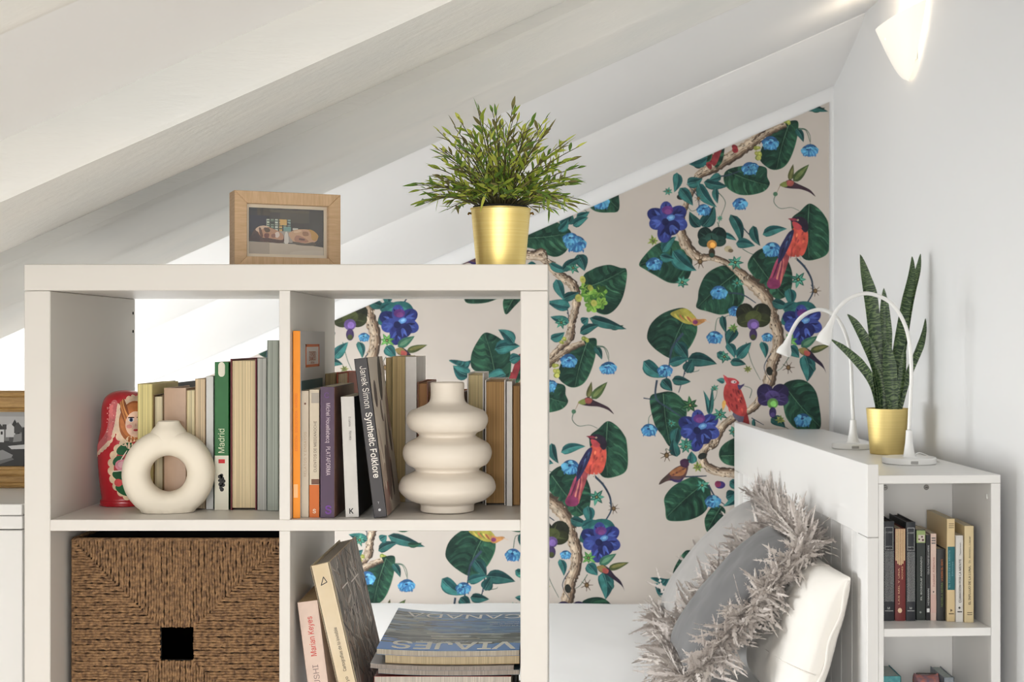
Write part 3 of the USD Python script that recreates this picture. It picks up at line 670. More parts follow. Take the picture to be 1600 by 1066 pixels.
bk('pale grey-white thin book just left of the green guide', G1, 322, 333.5, 588, 2.05, Z1, .18, (216, 216, 212), spine=True, hard=False)
def ex_green(t, h, z, k):
    W_, R_, K_ = plain((226, 222, 204)), plain((200, 30, 36)), plain((24, 24, 24))
    zb = z(712)
    bear = cat([patch(t * .34, t * .56, z(764), z(758), -.0005), patch(t * .40, t * .52, z(760), z(749), -.0005)] +
               [affinity_cyl(t * x, z(v), r * k, -.0005) for x, v, r in ((.40, 745, 3.4), (.55, 748, 3.0), (.64, 752, 3.0), (.5, 743, 2.6), (.44, 757, 3.6), (.60, 758, 3.2), (.52, 765, 3.2), (.36, 751, 2.4))])
    return [('spine_band', patch(0, t, 0, zb), W_, 'cream lower spine band'), ('emblem', patch(t * .28, t * .74, z(724), z(718), -.0005), R_, 'red rectangle'), ('emblem', bear, K_, 'black bear and tree emblem'),
            ('emblem', cat([affinity_cyl(t * .5, z(567 + 4), 5 * k, -.0004), patch(t * .26, t * .74, z(584), z(571), -.0004), affinity_cyl(t * .5, z(584), 5 * k, -.0004)]), W_, 'cream oval at the head'),
            ('lettering', face_text('Madrid', t * .70, z(708), .0095, 'up', length=38 * k), plain((214, 224, 190)))]
def affinity_cyl(x, z, r, y, n=20, squash=1.0):
    m = trimesh.creation.cylinder(r, .0003, sections=n); m.apply_transform(trimesh.transformations.rotation_matrix(np.pi / 2, [1, 0, 0])); m.apply_scale([1, 1, squash]); m.apply_translation([x, y, z]); return m
bk('green travel guide lettered Madrid with a cream foot and a bear emblem', G1, 335.5, 357.5, 566, 2.042, Z1, .19, (16, 104, 42), spine=True, hard=False, ex=ex_green)
bk('thickest cream-paged hardback with page edges out, right of the green guide', G1, 360, 401.5, 561, 2.04, Z1, .17, (112, 36, 46), pages=(232, 212, 172), spine=False, hard=True)
bk('slim light grey book right of the thick cream-paged hardback', G1, 402, 416.5, 559.5, 2.035, Z1, .18, (176, 178, 174), pages=(186, 186, 180), spine=False, hard=False)
bk('tallest grey-green book against the divider in the left cube', G1, 417.5, 435, 532, 2.03, Z1, .21, (168, 178, 166), pages=(172, 178, 168), spine=False, hard=False)

G2 = 'books in the upper right cube'
Zr = ZS1 + .0003
ORG, PALE, BLK, WHT = plain((214, 106, 40)), plain((236, 226, 208)), plain((30, 28, 30)), plain((240, 238, 234))
def book_orange():
    Y = 1.947; k = Y / F; X = X3 + .0012; t = (469 - 870) * k - X; h = CZ + (533 - 517) * k - Zr; d = .205
    b = thing('book', 'tall orange-spined book against the divider with a grey cover and a framed label', 'book', (X, Y, Zr), group=G2)
    part(b, 'cover', cat([bx(0, .0008, 0, d, 0, h, .0003), bx(0, t, 0, .0012, 0, h, .0005)]), plain((247, 148, 20)))
    part(b, 'cover', bx(t - .001, t + .0004, .001, d, 0, h, .0003), mat('grey_cover', (188, 184, 180), .5), label='pale grey front cover')
    part(b, 'page_block', bx(.0008, t - .001, .0012, d - .0006, .0004, h - .0006, .0003), page_mat((226, 218, 200)))
    part(b, 'lettering', face_text('EDICION   BIBLIOTECA   MADRID', t * .62, CZ + (533 - 705) * k - Zr, .0032, 'up', length=90 * k), plain((232, 120, 30)))
    part(b, 'label', patch(t * .1, t * .68, CZ + (533 - 778) * k - Zr, CZ + (533 - 757) * k - Zr), plain((248, 190, 130)), label='pale label')
    xf = X + t
    yy = lambda u: xf * F / (u - 870) - Y
    zz = lambda v: CZ + (533 - v) / F * 2.035 - Zr
    def side(u0, u1, v0, v1, lift=.0002): return bx(t + .0003, t + .0004 + lift, yy(u0), yy(u1), zz(v1), zz(v0), 0)
    part(b, 'label', cat([side(477, 498.5, 538, 542), side(477, 498.5, 569.5, 573.5), side(477, 478.3, 538, 573.5), side(497.2, 498.5, 538, 573.5)]), ORG, label='orange frame')
    part(b, 'label', side(477.5, 498, 539, 573, .0001), plain((214, 204, 196)))
    tx = []
    for s_, v, hh_, ln in (('TORIO', 556, .0065, .056), ('SAMCO', 563.5, .0065, .056), ('2016', 568.5, .0034, .03)):
        m = meshkit.text_mesh(s_, hh_, .0002, True); q = np.array(m.vertices); q[:, 0] -= q[:, 0].min(); q[:, 0] *= ln / q[:, 0].max()
        tx.append(trimesh.Trimesh(np.stack([t + .0007 + q[:, 2], yy(487.5) - ln / 2 + q[:, 0], zz(v) + q[:, 1]], 1), m.faces, process=False))
    for m in tx: part(b, 'lettering', m, plain((178, 128, 104)))
    part(b, 'spine_band', side(470.5, 503.5, 593, 607), plain((58, 88, 92)), label='dark teal band')
book_orange()
bk('thin beige paperback next to the orange book', G2, 470, 482.5, 611, 1.955, Zr, .135, (206, 190, 168), spine=True, hard=False,
   ex=lambda t, h, z, k: [('emblem', affinity_cyl(t * .55, z(631), 1.8 * k, -.0003, 6), plain((110, 72, 52))), ('lettering', face_text('RELATOS Y ENSAYOS', t * .70, z(745), .0036, 'up', length=70 * k), plain((176, 150, 124)))])
bk('cream paperback with an orange foot, left of the purple book', G2, 483.5, 499, 609, 1.955, Zr, .14, (214, 200, 176), spine=True, hard=False,
   ex=lambda t, h, z, k: [('spine_band', patch(0, t, 0, z(758)), plain((206, 104, 28)), 'orange foot'), ('spine_band', patch(t * .2, t, z(630), z(614)), plain((170, 160, 148))), ('spine_band', patch(t * .2, t, z(757), z(749)), plain((106, 70, 50))),
                          ('lettering', face_text('CUENTOS DE MEDIANOCHE', t * .72, z(738), .0040, 'up', length=80 * k), plain((112, 96, 84))), ('emblem', face_text('S', t * .34, z(802), .006, 'h', True), PALE)])
bk('purple paperback lettered PLATAFORMA', G2, 500.5, 522.5, 604.5, 1.95, Zr, .19, mat('purple_cover', (70, 36, 72), .45, var=(9, (56, 32, 58))), spine=True, hard=False,
   ex=lambda t, h, z, k: [('lettering', cat([face_text('Michel Houellebecq', t * .42, z(630), .0060, 'down', length=62 * k), face_text('PLATAFORMA', t * .42, z(698), .0062, 'down', length=45 * k)]), plain((206, 188, 196))),
                          ('emblem', face_text('C', t * .30, z(622), .008, 'h'), plain((104, 60, 130))), ('emblem', face_text('S', t * .35, z(803), .012, 'h', True), plain((110, 50, 150))), ('cover_sheet', bx(t - .0002, t + .0004, .0005, .1895, .001, h - .001, 0), mat('brown_cover', (138, 100, 84), .5, var=(20, (96, 62, 48))), 'brown front cover')])
bk('tan book lying open-edged behind the purple paperback', G2, 508, 525, 584, 2.16, Zr, .12, (150, 132, 98), pages=(170, 150, 112), spine=False, hard=False)
bk('rust-red backed book behind the purple paperback', G2, 526, 545, 582, 2.165, Zr, .12, (178, 78, 42), pages=(216, 196, 160), spine=False, hard=True)
bk('white paperback with a small black crest, leaning left', G2, 540, 561, 620, 1.953, Zr, .15, (208, 204, 198), spine=True, hard=False, tilt=-2.3, cov_right=1,
   ex=lambda t, h, z, k: [('lettering', cat([face_text('El camino', t * .52, z(652), .0036, 'down', length=15 * k), face_text('Novela', t * .52, z(674), .0036, 'down', length=14 * k)]), plain((120, 116, 112))), ('emblem', cat([face_text('K', t * .30, z(803), .0075, 'h', True)]), BLK),
                          ('cover_sheet', bx(t - .0002, t + .0004, .0005, .149, .001, h - .001, 0), plain((34, 32, 30)), 'black front cover')])
def ex_folk(t, h, z, k):
    ph = []
    r_ = random.Random(4)
    lay = [(sbox(0, 0, .165, h), lin((212, 200, 184)))]
    for _ in range(26):
        x, y = r_.uniform(0, .165), r_.uniform(0, h); lay.append((affinity.rotate(affinity.scale(Point(x, y).buffer(1, 4), r_.uniform(.006, .022), r_.uniform(.012, .05)), r_.uniform(-25, 25)), lin(r_.choice([(120, 104, 96), (86, 74, 70), (176, 158, 142), (150, 120, 110), (60, 54, 52), (226, 216, 204), (140, 84, 76)]))))
    lay = [(g.intersection(sbox(0, 0, .165, h)), c) for g, c in lay]
    m, col = print_mesh(flat_print(lay), lambda q: np.stack([np.full(len(q), t + .0004), q[:, 0] + .001, q[:, 1]], 1))
    return [('lettering', cat([face_text('Janek Simon', t * .36, h - .012, .0092, 'down', length=66 * k), face_text('Synthetic Folklore', t * .36, h - .012 - 73 * k, .0092, 'down', True, length=103 * k)]), plain((226, 220, 212))),
            ('emblem', cat([affinity_cyl(t * .5, .011, .0022, -.0004, 6), face_text('T', t * .42, .020, .003)]), plain((200, 200, 200))), ('cover_photo', (m, col), PRINT, 'pale printed picture on the front cover')]
def book_folk():
    Y = 1.948; k = Y / F; u0, u1 = 584.5, 605
    t = (u1 - u0) * k; h = .2365
    b = thing('book', 'dark grey book lettered Synthetic Folklore, leaning left beside the bubble vase', 'book', ((u0 - 870) * k, Y, Zr), ry=-7.2, group=G2)
    cm = flat((58, 54, 56), .5)
    part(b, 'cover', cat([bx(0, .001, 0, .17, 0, h, .0003), bx(t - .001, t, 0, .17, 0, h, .0003), bx(0, t, 0, .001, 0, h, .0003)]), cm)
    part(b, 'page_block', bx(.001, t - .001, .001, .169, .0005, h - .001, .0003), page_mat((222, 212, 194)))
    for n_, m_, mt, *lb in ex_folk(t, h, None, k):
        if isinstance(m_, tuple): part(b, n_, m_[0], mt, color=m_[1], label=lb[0] if lb else None)
        else: part(b, n_, m_, mt, label=lb[0] if lb else None)
book_folk()
bk('tan paperback with page edges out, behind the leaning dark book', G2, 603, 612, 559, 2.145, Zr, .155, (190, 170, 120), pages=(190, 168, 124), spine=False, hard=False)
bk('tall thick tan-paged book left of the bubble vase neck', G2, 612.5, 633, 557, 2.14, Zr, .16, (206, 188, 140), pages=(196, 172, 126), spine=False, hard=False)
bk('white-covered book left of the bubble vase neck', G2, 633.5, 651, 557.5, 2.145, Zr, .15, (228, 222, 216), spine=True, hard=False)
bk('brown-backed short book half hidden by the bubble vase', G2, 652, 669, 597, 2.15, Zr, .15, (132, 78, 48), pages=(176, 132, 92), spine=False, hard=True)
bk('brown-jacketed low book right behind the bubble vase', G2, 670, 727, 612, 2.17, Zr, .12, (146, 98, 62), pages=(186, 148, 106), spine=False, hard=True)
bk('cream-paged book with a white jacket right of the bubble vase neck', G2, 730, 756.5, 583.5, 2.12, Zr, .15, (230, 226, 220), pages=(214, 196, 150), spine=False, hard=True)
bk('thick kraft-brown book with white boards, right of the bubble vase', G2, 757.5, 790.5, 594, 2.10, Zr, .16, (226, 220, 212), pages=(184, 146, 98), spine=False, hard=True)
bk('slim white book, second from the right panel', G2, 791.5, 800.5, 596, 2.09, Zr, .16, (224, 220, 214), spine=True, hard=False)
bk('short tan book hard against the right panel', G2, 801.5, 812, 603, 2.10, Zr, .16, (178, 138, 92), pages=(176, 138, 92), spine=False, hard=False)
# ------------------------------------------------------------------ vases and the painted doll
CERAM = mat('cream_bisque', (238, 228, 210), .62, bump=(500, .05, .0004), spec=.4)
CERAM2 = mat('cream_matte_glaze', (234, 224, 210), .5, bump=(200, .04, .0005), spec=.4)
def ring_vase():
    Y = 2.02; k = Y / F
    c = P3(263.5, 740, Y)
    Ro, Ri = 70.0 * k, 28.0 * k
    rm, rr = (Ro + Ri) / 2, (Ro - Ri) / 2
    zb = ZS1 + .0003
    v = thing('ring_vase', 'cream ceramic ring-shaped vase with a round hole', 'vase', (c[0], Y, zb), rz=10)
    zc = c[2] - zb
    n, m = 110, 44
    a = np.linspace(0, 2 * np.pi, n, endpoint=False); b = np.linspace(0, 2 * np.pi, m, endpoint=False)
    A_, B_ = np.meshgrid(a, b, indexing='ij')
    wy = .027
    rad = rm + rr * np.sign(np.cos(B_)) * np.abs(np.cos(B_)) ** .8
    Pt = np.stack([rad * np.cos(A_), wy * np.sign(np.sin(B_)) * np.abs(np.sin(B_)) ** .8, zc + rad * np.sin(A_)], -1)
    body = grid(Pt, True, True)
    v_ = np.array(body.vertices); v_[:, 2] = np.where(v_[:, 2] < .0035, .0035 * np.clip(v_[:, 2] / .0035 * .15, -.0, 1), v_[:, 2]); v_[:, 2] = np.maximum(v_[:, 2], 0)
    body = trimesh.Trimesh(v_, body.faces, process=False)
    if body.volume < 0: body.invert()
    # neck: from the ring's crown up to a rounded rim
    rim = c[2] - zb + 80 * k
    prof = [(.033, zc + Ro - .024), (.031, zc + Ro - .014), (.0255, zc + Ro - .003), (.0185, zc + Ro + .006), (.0152, zc + Ro + .012), (.0148, rim - .003), (.0138, rim - .0006), (.0118, rim), (.0104, rim - .002), (.0104, rim - .03)]
    neck = lathe(spline(prof, 4), 48)
    vv = np.array(neck.vertices); vv[:, 1] *= np.interp(vv[:, 2], [zc + Ro - .024, zc + Ro + .008], [.82, 1.0]); neck = trimesh.Trimesh(vv, neck.faces, process=False)
    part(v, 'body', body, CERAM, True)
    part(v, 'neck', neck, CERAM, True)
ring_vase()

def bubble_vase():
    Y = 2.03; k = Y / F
    zb = ZS1 + .0003
    h = lambda vv: CZ + (533 - vv) * k - zb
    ox = (699 - 870) * k
    w = lambda px: px * k
    pts = [(w(40), .0005), (w(42), .002), (w(42), h(789)), (w(45), h(785.5)), (w(60), h(780)), (w(73.5), h(768)), (w(75.5), h(758)), (w(70), h(746)), (w(57), h(738.5)), (w(50), h(734.5)),
           (w(53), h(730)), (w(62), h(725)), (w(68.5), h(714)), (w(69), h(703)), (w(64), h(693)), (w(52), h(686)), (w(44.5), h(681)),
           (w(47), h(676)), (w(57), h(671)), (w(63), h(661)), (w(63), h(651)), (w(57), h(642)), (w(44), h(636.5)), (w(32), h(631)), (w(27), h(624)), (w(26), h(612)), (w(26.5), h(600)), (w(26), h(598.2)), (w(24.8), h(598.2)), (w(24), h(601)), (w(23.5), h(640))]
    bottom = [(0.0001, .0005)]
    prof = np.vstack([bottom, spline(pts, 6)])
    vs = thing('bubble_vase', 'cream matte vase of three stacked rounded bulges', 'vase', (ox, Y, zb))
    cut = len(prof) - 36
    part(vs, 'body', lathe(prof[:cut + 1], 80), CERAM2, 50)
    part(vs, 'neck', lathe(prof[cut:], 80), CERAM2, 50)
bubble_vase()

def doll():
    Y = 2.115; k = Y / F
    zb = ZS1 + .0003
    h = lambda vv: (793.5 - vv) * k
    prof = [(0.0001, 0), (36 * k, 0), (37.5 * k, .002), (37.5 * k, h(786)), (35.5 * k, h(782)), (38.5 * k, h(760)), (41 * k, h(728)), (41.2 * k, h(705)), (39.5 * k, h(690)), (36.5 * k, h(672)), (36 * k, h(655)), (35 * k, h(640)), (30.5 * k, h(627)), (21 * k, h(619)), (10 * k, h(616)), (.0002, h(615.4))]
    S = spline(prof, 8); hh = S[:, 1]
    d = thing('nesting_doll', 'red painted wooden nesting doll with a flowered apron at the back of the left cube', 'doll', ((196 - 870) * k, Y, zb))
    na = 180
    zz = np.linspace(0.0005, h(616), 200)
    body = lathe(S, 72)
    RED = mat('red_lacquer', (176, 24, 38), .25, var=(30, (196, 40, 52)), coat=.4)
    part(d, 'body', body, RED, True)
    # painted decoration: thin shells laid over the turned body, mapped by (angle, height)
    fwd = math.radians(-48)                                            # the way the face looks
    def shell(lay, name, off, label=None):
        def to3(q):
            r = np.interp(q[:, 1], hh[np.argsort(hh)], S[np.argsort(hh), 0]) + off
            a = fwd + q[:, 0] / (38 * k)
            return np.stack([r * np.cos(a), r * np.sin(a), q[:, 1]], 1)
        out = []
        for p, c in flat_print(lay):
            p = p.segmentize(.002)
            minx, miny, maxx, maxy = p.bounds                            # cut into strips so that the print follows the curve
            x = minx
            while x < maxx:
                y = miny
                while y < maxy:
                    out += [(q, c) for q in polys(p.intersection(sbox(x, y, x + .005, y + .006)))]
                    y += .006
                x += .005
        m, col = print_mesh(out, to3)
        n_ = part(d, name, m, tint_mat_paper, color=col, label=label)
    H = lambda px: px * k
    E = lambda x, v, rx, ry, a=0: affinity.rotate(affinity.scale(Point(H(x), h(v)).buffer(1, 8), H(rx), H(ry)), a, origin=(H(x), h(v)))
    # coordinates: px around the body from the face's middle (left is negative), photo rows
    lay = []
    face = E(0, 661, 20, 23)
    scal = unary_union([E(29 * math.cos(math.radians(t)), 664 + 36 * math.sin(math.radians(t)), 6.5, 6.5) for t in range(0, 360, 18)] + [E(0, 664, 27, 34)])
    lay += [(scal, lin((236, 206, 176))), (E(0, 664, 26, 33), lin((168, 92, 34))), (E(0, 662, 24, 28), lin((196, 112, 40)))]
    for s_ in (-1, 1):
        for j in range(5): lay.append((affinity.rotate(E(s_ * (20 - 2 * j), 652 - j * 3, 2, 22 - 2 * j), s_ * -18, origin=(H(s_ * 14), h(650))), lin([(150, 76, 24), (210, 132, 52), (170, 92, 30), (222, 150, 66), (140, 70, 22)][j])))
    lay.append((E(0, 667, 16, 20), lin((240, 200, 176))))
    for s_ in (-1, 1):
        lay += [(E(s_ * 7, 660, 4.6, 3), lin((230, 224, 220))), (E(s_ * 7, 660, 2.8, 2.9), lin((52, 84, 132))), (E(s_ * 7, 660, 1.4, 1.5), lin((14, 14, 18))), (E(s_ * 7, 656.5, 5.2, 1.1), lin((40, 26, 20))), (E(s_ * 10, 670, 4.4, 3), lin((232, 150, 140)))]
    lay += [(E(0, 668, 1.3, 2.4), lin((222, 170, 148))), (E(0, 676, 4, 1.7), lin((186, 30, 46)))]
    shell(lay, 'painted_face', .0005, 'painted face with auburn hair')
    lay = []
    apron = unary_union([E(0, 735, 34, 44)] + [E(35 * math.cos(math.radians(t)), 735 + 45 * math.sin(math.radians(t)), 7, 7) for t in range(0, 360, 16)])
    lay += [(apron, lin((232, 202, 164))), (unary_union([E(0, 735, 32, 42)]), lin((186, 36, 42)))]
    for x, v, rx, ry, a, c in ((-16, 704, 13, 8, 30, (20, 92, 52)), (14, 702, 13, 8, -30, (20, 92, 52)), (-24, 745, 11, 7, -20, (16, 84, 46)), (-18, 768, 14, 7, -30, (18, 96, 50)), (4, 772, 14, 7, 10, (20, 100, 56)), (22, 760, 12, 7, 30, (18, 88, 50)), (-26, 722, 9, 6, 50, (22, 100, 58)),
                               (-20, 729, 10, 9, 0, (226, 138, 156)), (-20, 728, 6, 5, 0, (240, 180, 190)), (-2, 722, 11, 10, 0, (40, 110, 150)), (-2, 720, 6, 6, 0, (110, 176, 200)), (10, 712, 8, 7, 0, (150, 196, 196)), (16, 730, 11, 10, 0, (214, 60, 60)), (16, 729, 6, 5, 0, (240, 140, 130)), (-8, 748, 10, 9, 0, (70, 140, 156)), (10, 750, 11, 10, 0, (226, 138, 156)), (-26, 756, 6, 6, 0, (206, 46, 44))):
        lay.append((E(x, v, rx, ry, a), lin(c)))
    for x, v, a in ((-28, 738, 4), (-12, 738, -3), (0, 740, 2), (-18, 714, 60), (8, 700, -30)): lay.append((E(x, v, 9, .9, a), lin((230, 220, 200))))
    shell(lay, 'painted_apron', .0005, 'painted apron of flowers and green leaves')
    lay = []
    r_ = random.Random(2)
    q_ = spline([(-30, 640), (-33, 665), (-40, 690), (-54, 704), (-76, 715)], 6)
    lay.append((unary_union([E(x, v, 6.2, 6.0) for x, v in q_[::2]]), lin((236, 206, 176))))
    lay.append((unary_union([E(x - 5, v - 5, 6.2, 6.0) for x, v in q_]), lin((204, 92, 96))))
    for t in range(26):
        lay.append((E(-34 - r_.uniform(0, 14), r_.uniform(632, 690), r_.uniform(.5, 1.2), r_.uniform(.5, 1.2)), lin((240, 190, 180))))
    for t in range(9): lay.append((E(-40, 640 + 6 * t, 4.5, 3.4, 30), lin((222, 110, 110))))
    shell(lay, 'painted_scarf', .0006, 'pink speckles on the red headscarf')
doll()
# ------------------------------------------------------------------ picture frame on top
WOOD = mat('oak_frame', (216, 182, 144), .5, var=(10, (198, 162, 122), 6), stretch=(3, 3, 30), bump=(60, .1, .0006))
WOODH = mat('oak_frame_rail', (218, 184, 146), .5, var=(10, (200, 164, 124), 6), stretch=(30, 3, 3), bump=(60, .1, .0006))
def mitred(W, Hh, w, d, ch=.0007):
    """Four mitred rails round W x Hh: (top, bottom, left, right), front at y = 0."""
    out = []
    for side in range(4):
        if side < 2:
            z0, z1 = (Hh, Hh - w) if side == 0 else (0, w)
            q = [(0, z0), (W, z0), (W - w, z1), (w, z1)]
        else:
            x0, x1 = (0, w) if side == 2 else (W, W - w)
            q = [(x0, 0), (x0, Hh), (x1, Hh - w), (x1, w)]
        p = Polygon(q).buffer(-.00003)
        pts = np.array(p.exterior.coords)[:-1]; pin = np.array(p.buffer(-ch, join_style=2).exterior.coords)[:-1]
        v = np.vstack([np.stack([pts[:, 0], np.full(len(pts), y), pts[:, 1]], 1) for y in (ch, d)] + [np.stack([pin[:, 0], np.full(len(pin), 0), pin[:, 1]], 1)])
        out.append(trimesh.Trimesh(v, process=False).convex_hull)
    return out
def photo_frame():
    YL = 2.045; kL = YL / F
    x0 = (366.5 - 870) * kL; zb = ZT + .0003
    W, Hh, w, d = .1675, CZ + (533 - 297) * kL - zb, .0192, .044
    f = thing('picture_frame', 'small oak box frame with a dark photograph, standing on the white shelving', 'picture frame', (x0, YL, zb), rz=24)
    r = mitred(W, Hh, w, d)
    for m, g in zip(r, (WOODH, WOODH, WOOD, WOOD)): part(f, 'rail', m, g)
    inner = (w, W - w, w, Hh - w)
    g = .0052
    part(f, 'mat_board', cat([bx(inner[0], inner[1], .012, .014, inner[3] - g, inner[3], 0), bx(inner[0], inner[1], .012, .014, inner[2], inner[2] + g, 0), bx(inner[0], inner[0] + g, .012, .014, inner[2] + g, inner[3] - g, 0), bx(inner[1] - g, inner[1], .012, .014, inner[2] + g, inner[3] - g, 0)]), plain((232, 216, 190)))
    part(f, 'back_board', bx(.004, W - .004, .024, .030, .004, Hh - .004, .0005), flat((120, 96, 70)))
    pw, ph = inner[1] - inner[0] - 2 * g, inner[3] - inner[2] - 2 * g
    # the photograph: two faces lying cheek down on a pale table, glasses between them, a dark room behind
    sc = lambda x, y: ((x - 330) / 890 * pw, (925 - y) / 640 * ph)
    fr = sbox(0, 0, pw, ph); lay = []
    def P(pts, c, k=4): lay.append((Polygon(spline([sc(*p) for p in pts], k, True)).buffer(0).intersection(fr), lin(c)))
    def R(x0, y0, x1, y1, c): a, b = sc(x0, y1), sc(x1, y0); lay.append((sbox(*a, *b).intersection(fr), lin(c)))
    R(330, 285, 1220, 940, (62, 58, 54)); R(330, 285, 580, 760, (30, 32, 40)); R(430, 285, 580, 390, (66, 56, 40)); R(330, 390, 540, 620, (24, 28, 52)); R(470, 285, 500, 390, (40, 34, 26)); R(580, 300, 1050, 340, (92, 82, 66)); R(700, 340, 1050, 480, (82, 76, 66)); R(1050, 300, 1220, 560, (66, 64, 60))
    P([(330, 755), (700, 768), (1000, 780), (1220, 812), (1225, 950), (320, 950)], (206, 190, 168), 1); P([(330, 800), (420, 830), (440, 880), (330, 920)], (166, 146, 122)); R(330, 760, 575, 940, (180, 164, 144)); P([(860, 880), (1200, 860), (1215, 940), (860, 940)], (214, 200, 180))
    for x in range(6): R(540 + x * 50, 435, 575 + x * 50, 600, [(196, 206, 186), (140, 160, 140), (206, 214, 200), (216, 176, 86), (190, 190, 150), (150, 176, 170)][x])
    for y in (455, 495, 520, 560): R(545, y, 830, y + 12, (70, 84, 72))
    R(700, 435, 780, 515, (226, 180, 92)); R(590, 470, 640, 500, (50, 56, 50)); R(740, 540, 830, 600, (120, 166, 160)); R(780, 490, 810, 508, (40, 40, 40)); R(850, 552, 915, 580, (216, 214, 200)); R(690, 600, 860, 760, (176, 164, 152)); P([(760, 620), (790, 620), (800, 760), (750, 760)], (226, 220, 210))
    P([(340, 735), (370, 650), (410, 570), (470, 535), (540, 535), (640, 580), (720, 630), (745, 680), (730, 765), (560, 760), (400, 745)], (84, 52, 44)); P([(430, 580), (500, 530), (580, 555), (680, 600), (735, 650), (730, 720), (640, 715), (560, 700), (480, 690)], (196, 142, 104)); P([(410, 590), (450, 545), (510, 530), (560, 545), (500, 575), (450, 620)], (222, 190, 160))
    P([(510, 560), (570, 565), (580, 610), (530, 620)], (96, 70, 44)); P([(450, 570), (475, 570), (500, 680), (470, 680)], (110, 66, 44)); P([(520, 640), (570, 640), (560, 700), (515, 690)], (120, 60, 44)); P([(645, 625), (680, 610), (695, 660), (665, 695), (640, 670)], (232, 214, 200)); P([(600, 650), (640, 640), (640, 690), (600, 690)], (150, 96, 76)); P([(340, 700), (420, 640), (460, 740), (360, 735)], (58, 34, 34))
    P([(800, 640), (850, 590), (930, 565), (1040, 565), (1110, 590), (1150, 650), (1140, 720), (1050, 770), (900, 780), (850, 730)], (214, 168, 126)); P([(1040, 565), (1100, 580), (1160, 650), (1130, 720), (1080, 700), (1070, 620)], (206, 156, 70)); P([(970, 600), (1030, 600), (1040, 650), (980, 655)], (170, 120, 84)); P([(900, 650), (1000, 690), (1040, 740), (930, 750), (870, 720)], (182, 128, 100)); P([(930, 690), (990, 700), (990, 720), (930, 715)], (110, 66, 56)); P([(850, 740), (1000, 760), (1100, 740), (1120, 790), (900, 785)], (96, 80, 66)); P([(860, 600), (930, 575), (960, 590), (890, 620)], (232, 196, 160))
    m, col = print_mesh(flat_print(lay), lambda q: np.stack([inner[0] + g + q[:, 0], np.full(len(q), .0148), inner[2] + g + q[:, 1]], 1))
    part(f, 'photograph', m, PRINT, color=col)
    gl = usdkit.material(stage, '/World/Looks/frame_glass', {'t': ('transparent_bsdf', {}), 'g': ('glossy_bsdf', {'roughness': .02, 'color': (1, 1, 1)}), 'f': ('fresnel', {'IOR': 1.45}), 'm': ('mix_closure', {})}, [('f.fac', 'm.fac'), ('t.BSDF', 'm.closure1'), ('g.BSDF', 'm.closure2')], surface='m.closure')
    part(f, 'glass', bx(w - .002, W - w + .002, .0095, .0112, w - .002, Hh - w + .002, 0), gl)
photo_frame()

# ------------------------------------------------------------------ brass pots
def brass(name, a, b, rough): 
    n = {'tc': ('texture_coordinate', {}), 'mp': ('mapping', {'scale': (4, 4, 500)}), 'vn': ('noise_texture', {'scale': 1.0, 'detail': 3.0}), 'vr': ('rgb_ramp', {'ramp': [(.3, lin(a)), (.7, lin(b))]}),
         'p': ('principled_bsdf', {'metallic': 1.0, 'roughness': rough, 'anisotropic': .6}), 'b': ('bump', {'strength': .08, 'distance': .0004})}
    return usdkit.material(stage, '/World/Looks/' + name, n, [('tc.object', 'mp.vector'), ('mp.vector', 'vn.vector'), ('vn.fac', 'vr.fac'), ('vr.color', 'p.base_color'), ('vn.fac', 'b.height'), ('b.normal', 'p.normal')], surface='p.BSDF')
BRASS = brass('brushed_brass', (232, 206, 128), (240, 218, 146), .36)
BRASS2 = brass('satin_brass', (214, 192, 126), (224, 202, 138), .48)
SOIL = mat('black_liner', (34, 34, 30), .85)
LEAFM = []
for i, (a, b) in enumerate((((158, 174, 66), (120, 142, 50)), ((108, 140, 58), (78, 108, 46)), ((196, 200, 92), (160, 172, 68)), ((126, 120, 70), (92, 86, 50)))):
    n = {'p': ('principled_bsdf', {'roughness': .45}), 'tc': ('texture_coordinate', {}), 'vn': ('noise_texture', {'scale': 60.0}), 'vr': ('rgb_ramp', {'ramp': [(.3, lin(a)), (.7, lin(b))]}), 't': ('translucent_bsdf', {'color': lin(tuple(min(255, int(c * 1.25)) for c in a))}), 'm': ('mix_closure', {'fac': .35})}
    LEAFM.append(usdkit.material(stage, f'/World/Looks/bamboo_leaf_{i}', n, [('tc.object', 'vn.vector'), ('vn.fac', 'vr.fac'), ('vr.color', 'p.base_color'), ('p.BSDF', 'm.closure1'), ('t.BSDF', 'm.closure2')], surface='m.closure'))
STEM = mat('bamboo_stem', (70, 78, 40), .6, var=(30, (86, 74, 48)))
def rot_to(d):
    d = d / np.linalg.norm(d); s = np.cross(d, [0, 0, 1.0])
    s = s / np.linalg.norm(s) if np.linalg.norm(s) > 1e-3 else np.array([1.0, 0, 0])
    return d, s, np.cross(s, d)
def leaf_blade(base, d, L, w, droop, roll, seed=0):
    d, s, n = rot_to(np.asarray(d, float))
    s, n = s * math.cos(roll) + n * math.sin(roll), n * math.cos(roll) - s * math.sin(roll)
    t = np.linspace(0, 1, 7); ww = w * np.array([.12, .62, .98, 1.0, .78, .42, .02]) / 2
    mid = base + d * (L * t)[:, None] + np.array([0, 0, -1.0]) * (droop * L * t ** 2)[:, None]
    Pt = np.stack([mid - s * ww[:, None] + n * (ww * .35)[:, None], mid, mid + s * ww[:, None] + n * (ww * .35)[:, None]], 1)
    return grid(Pt)
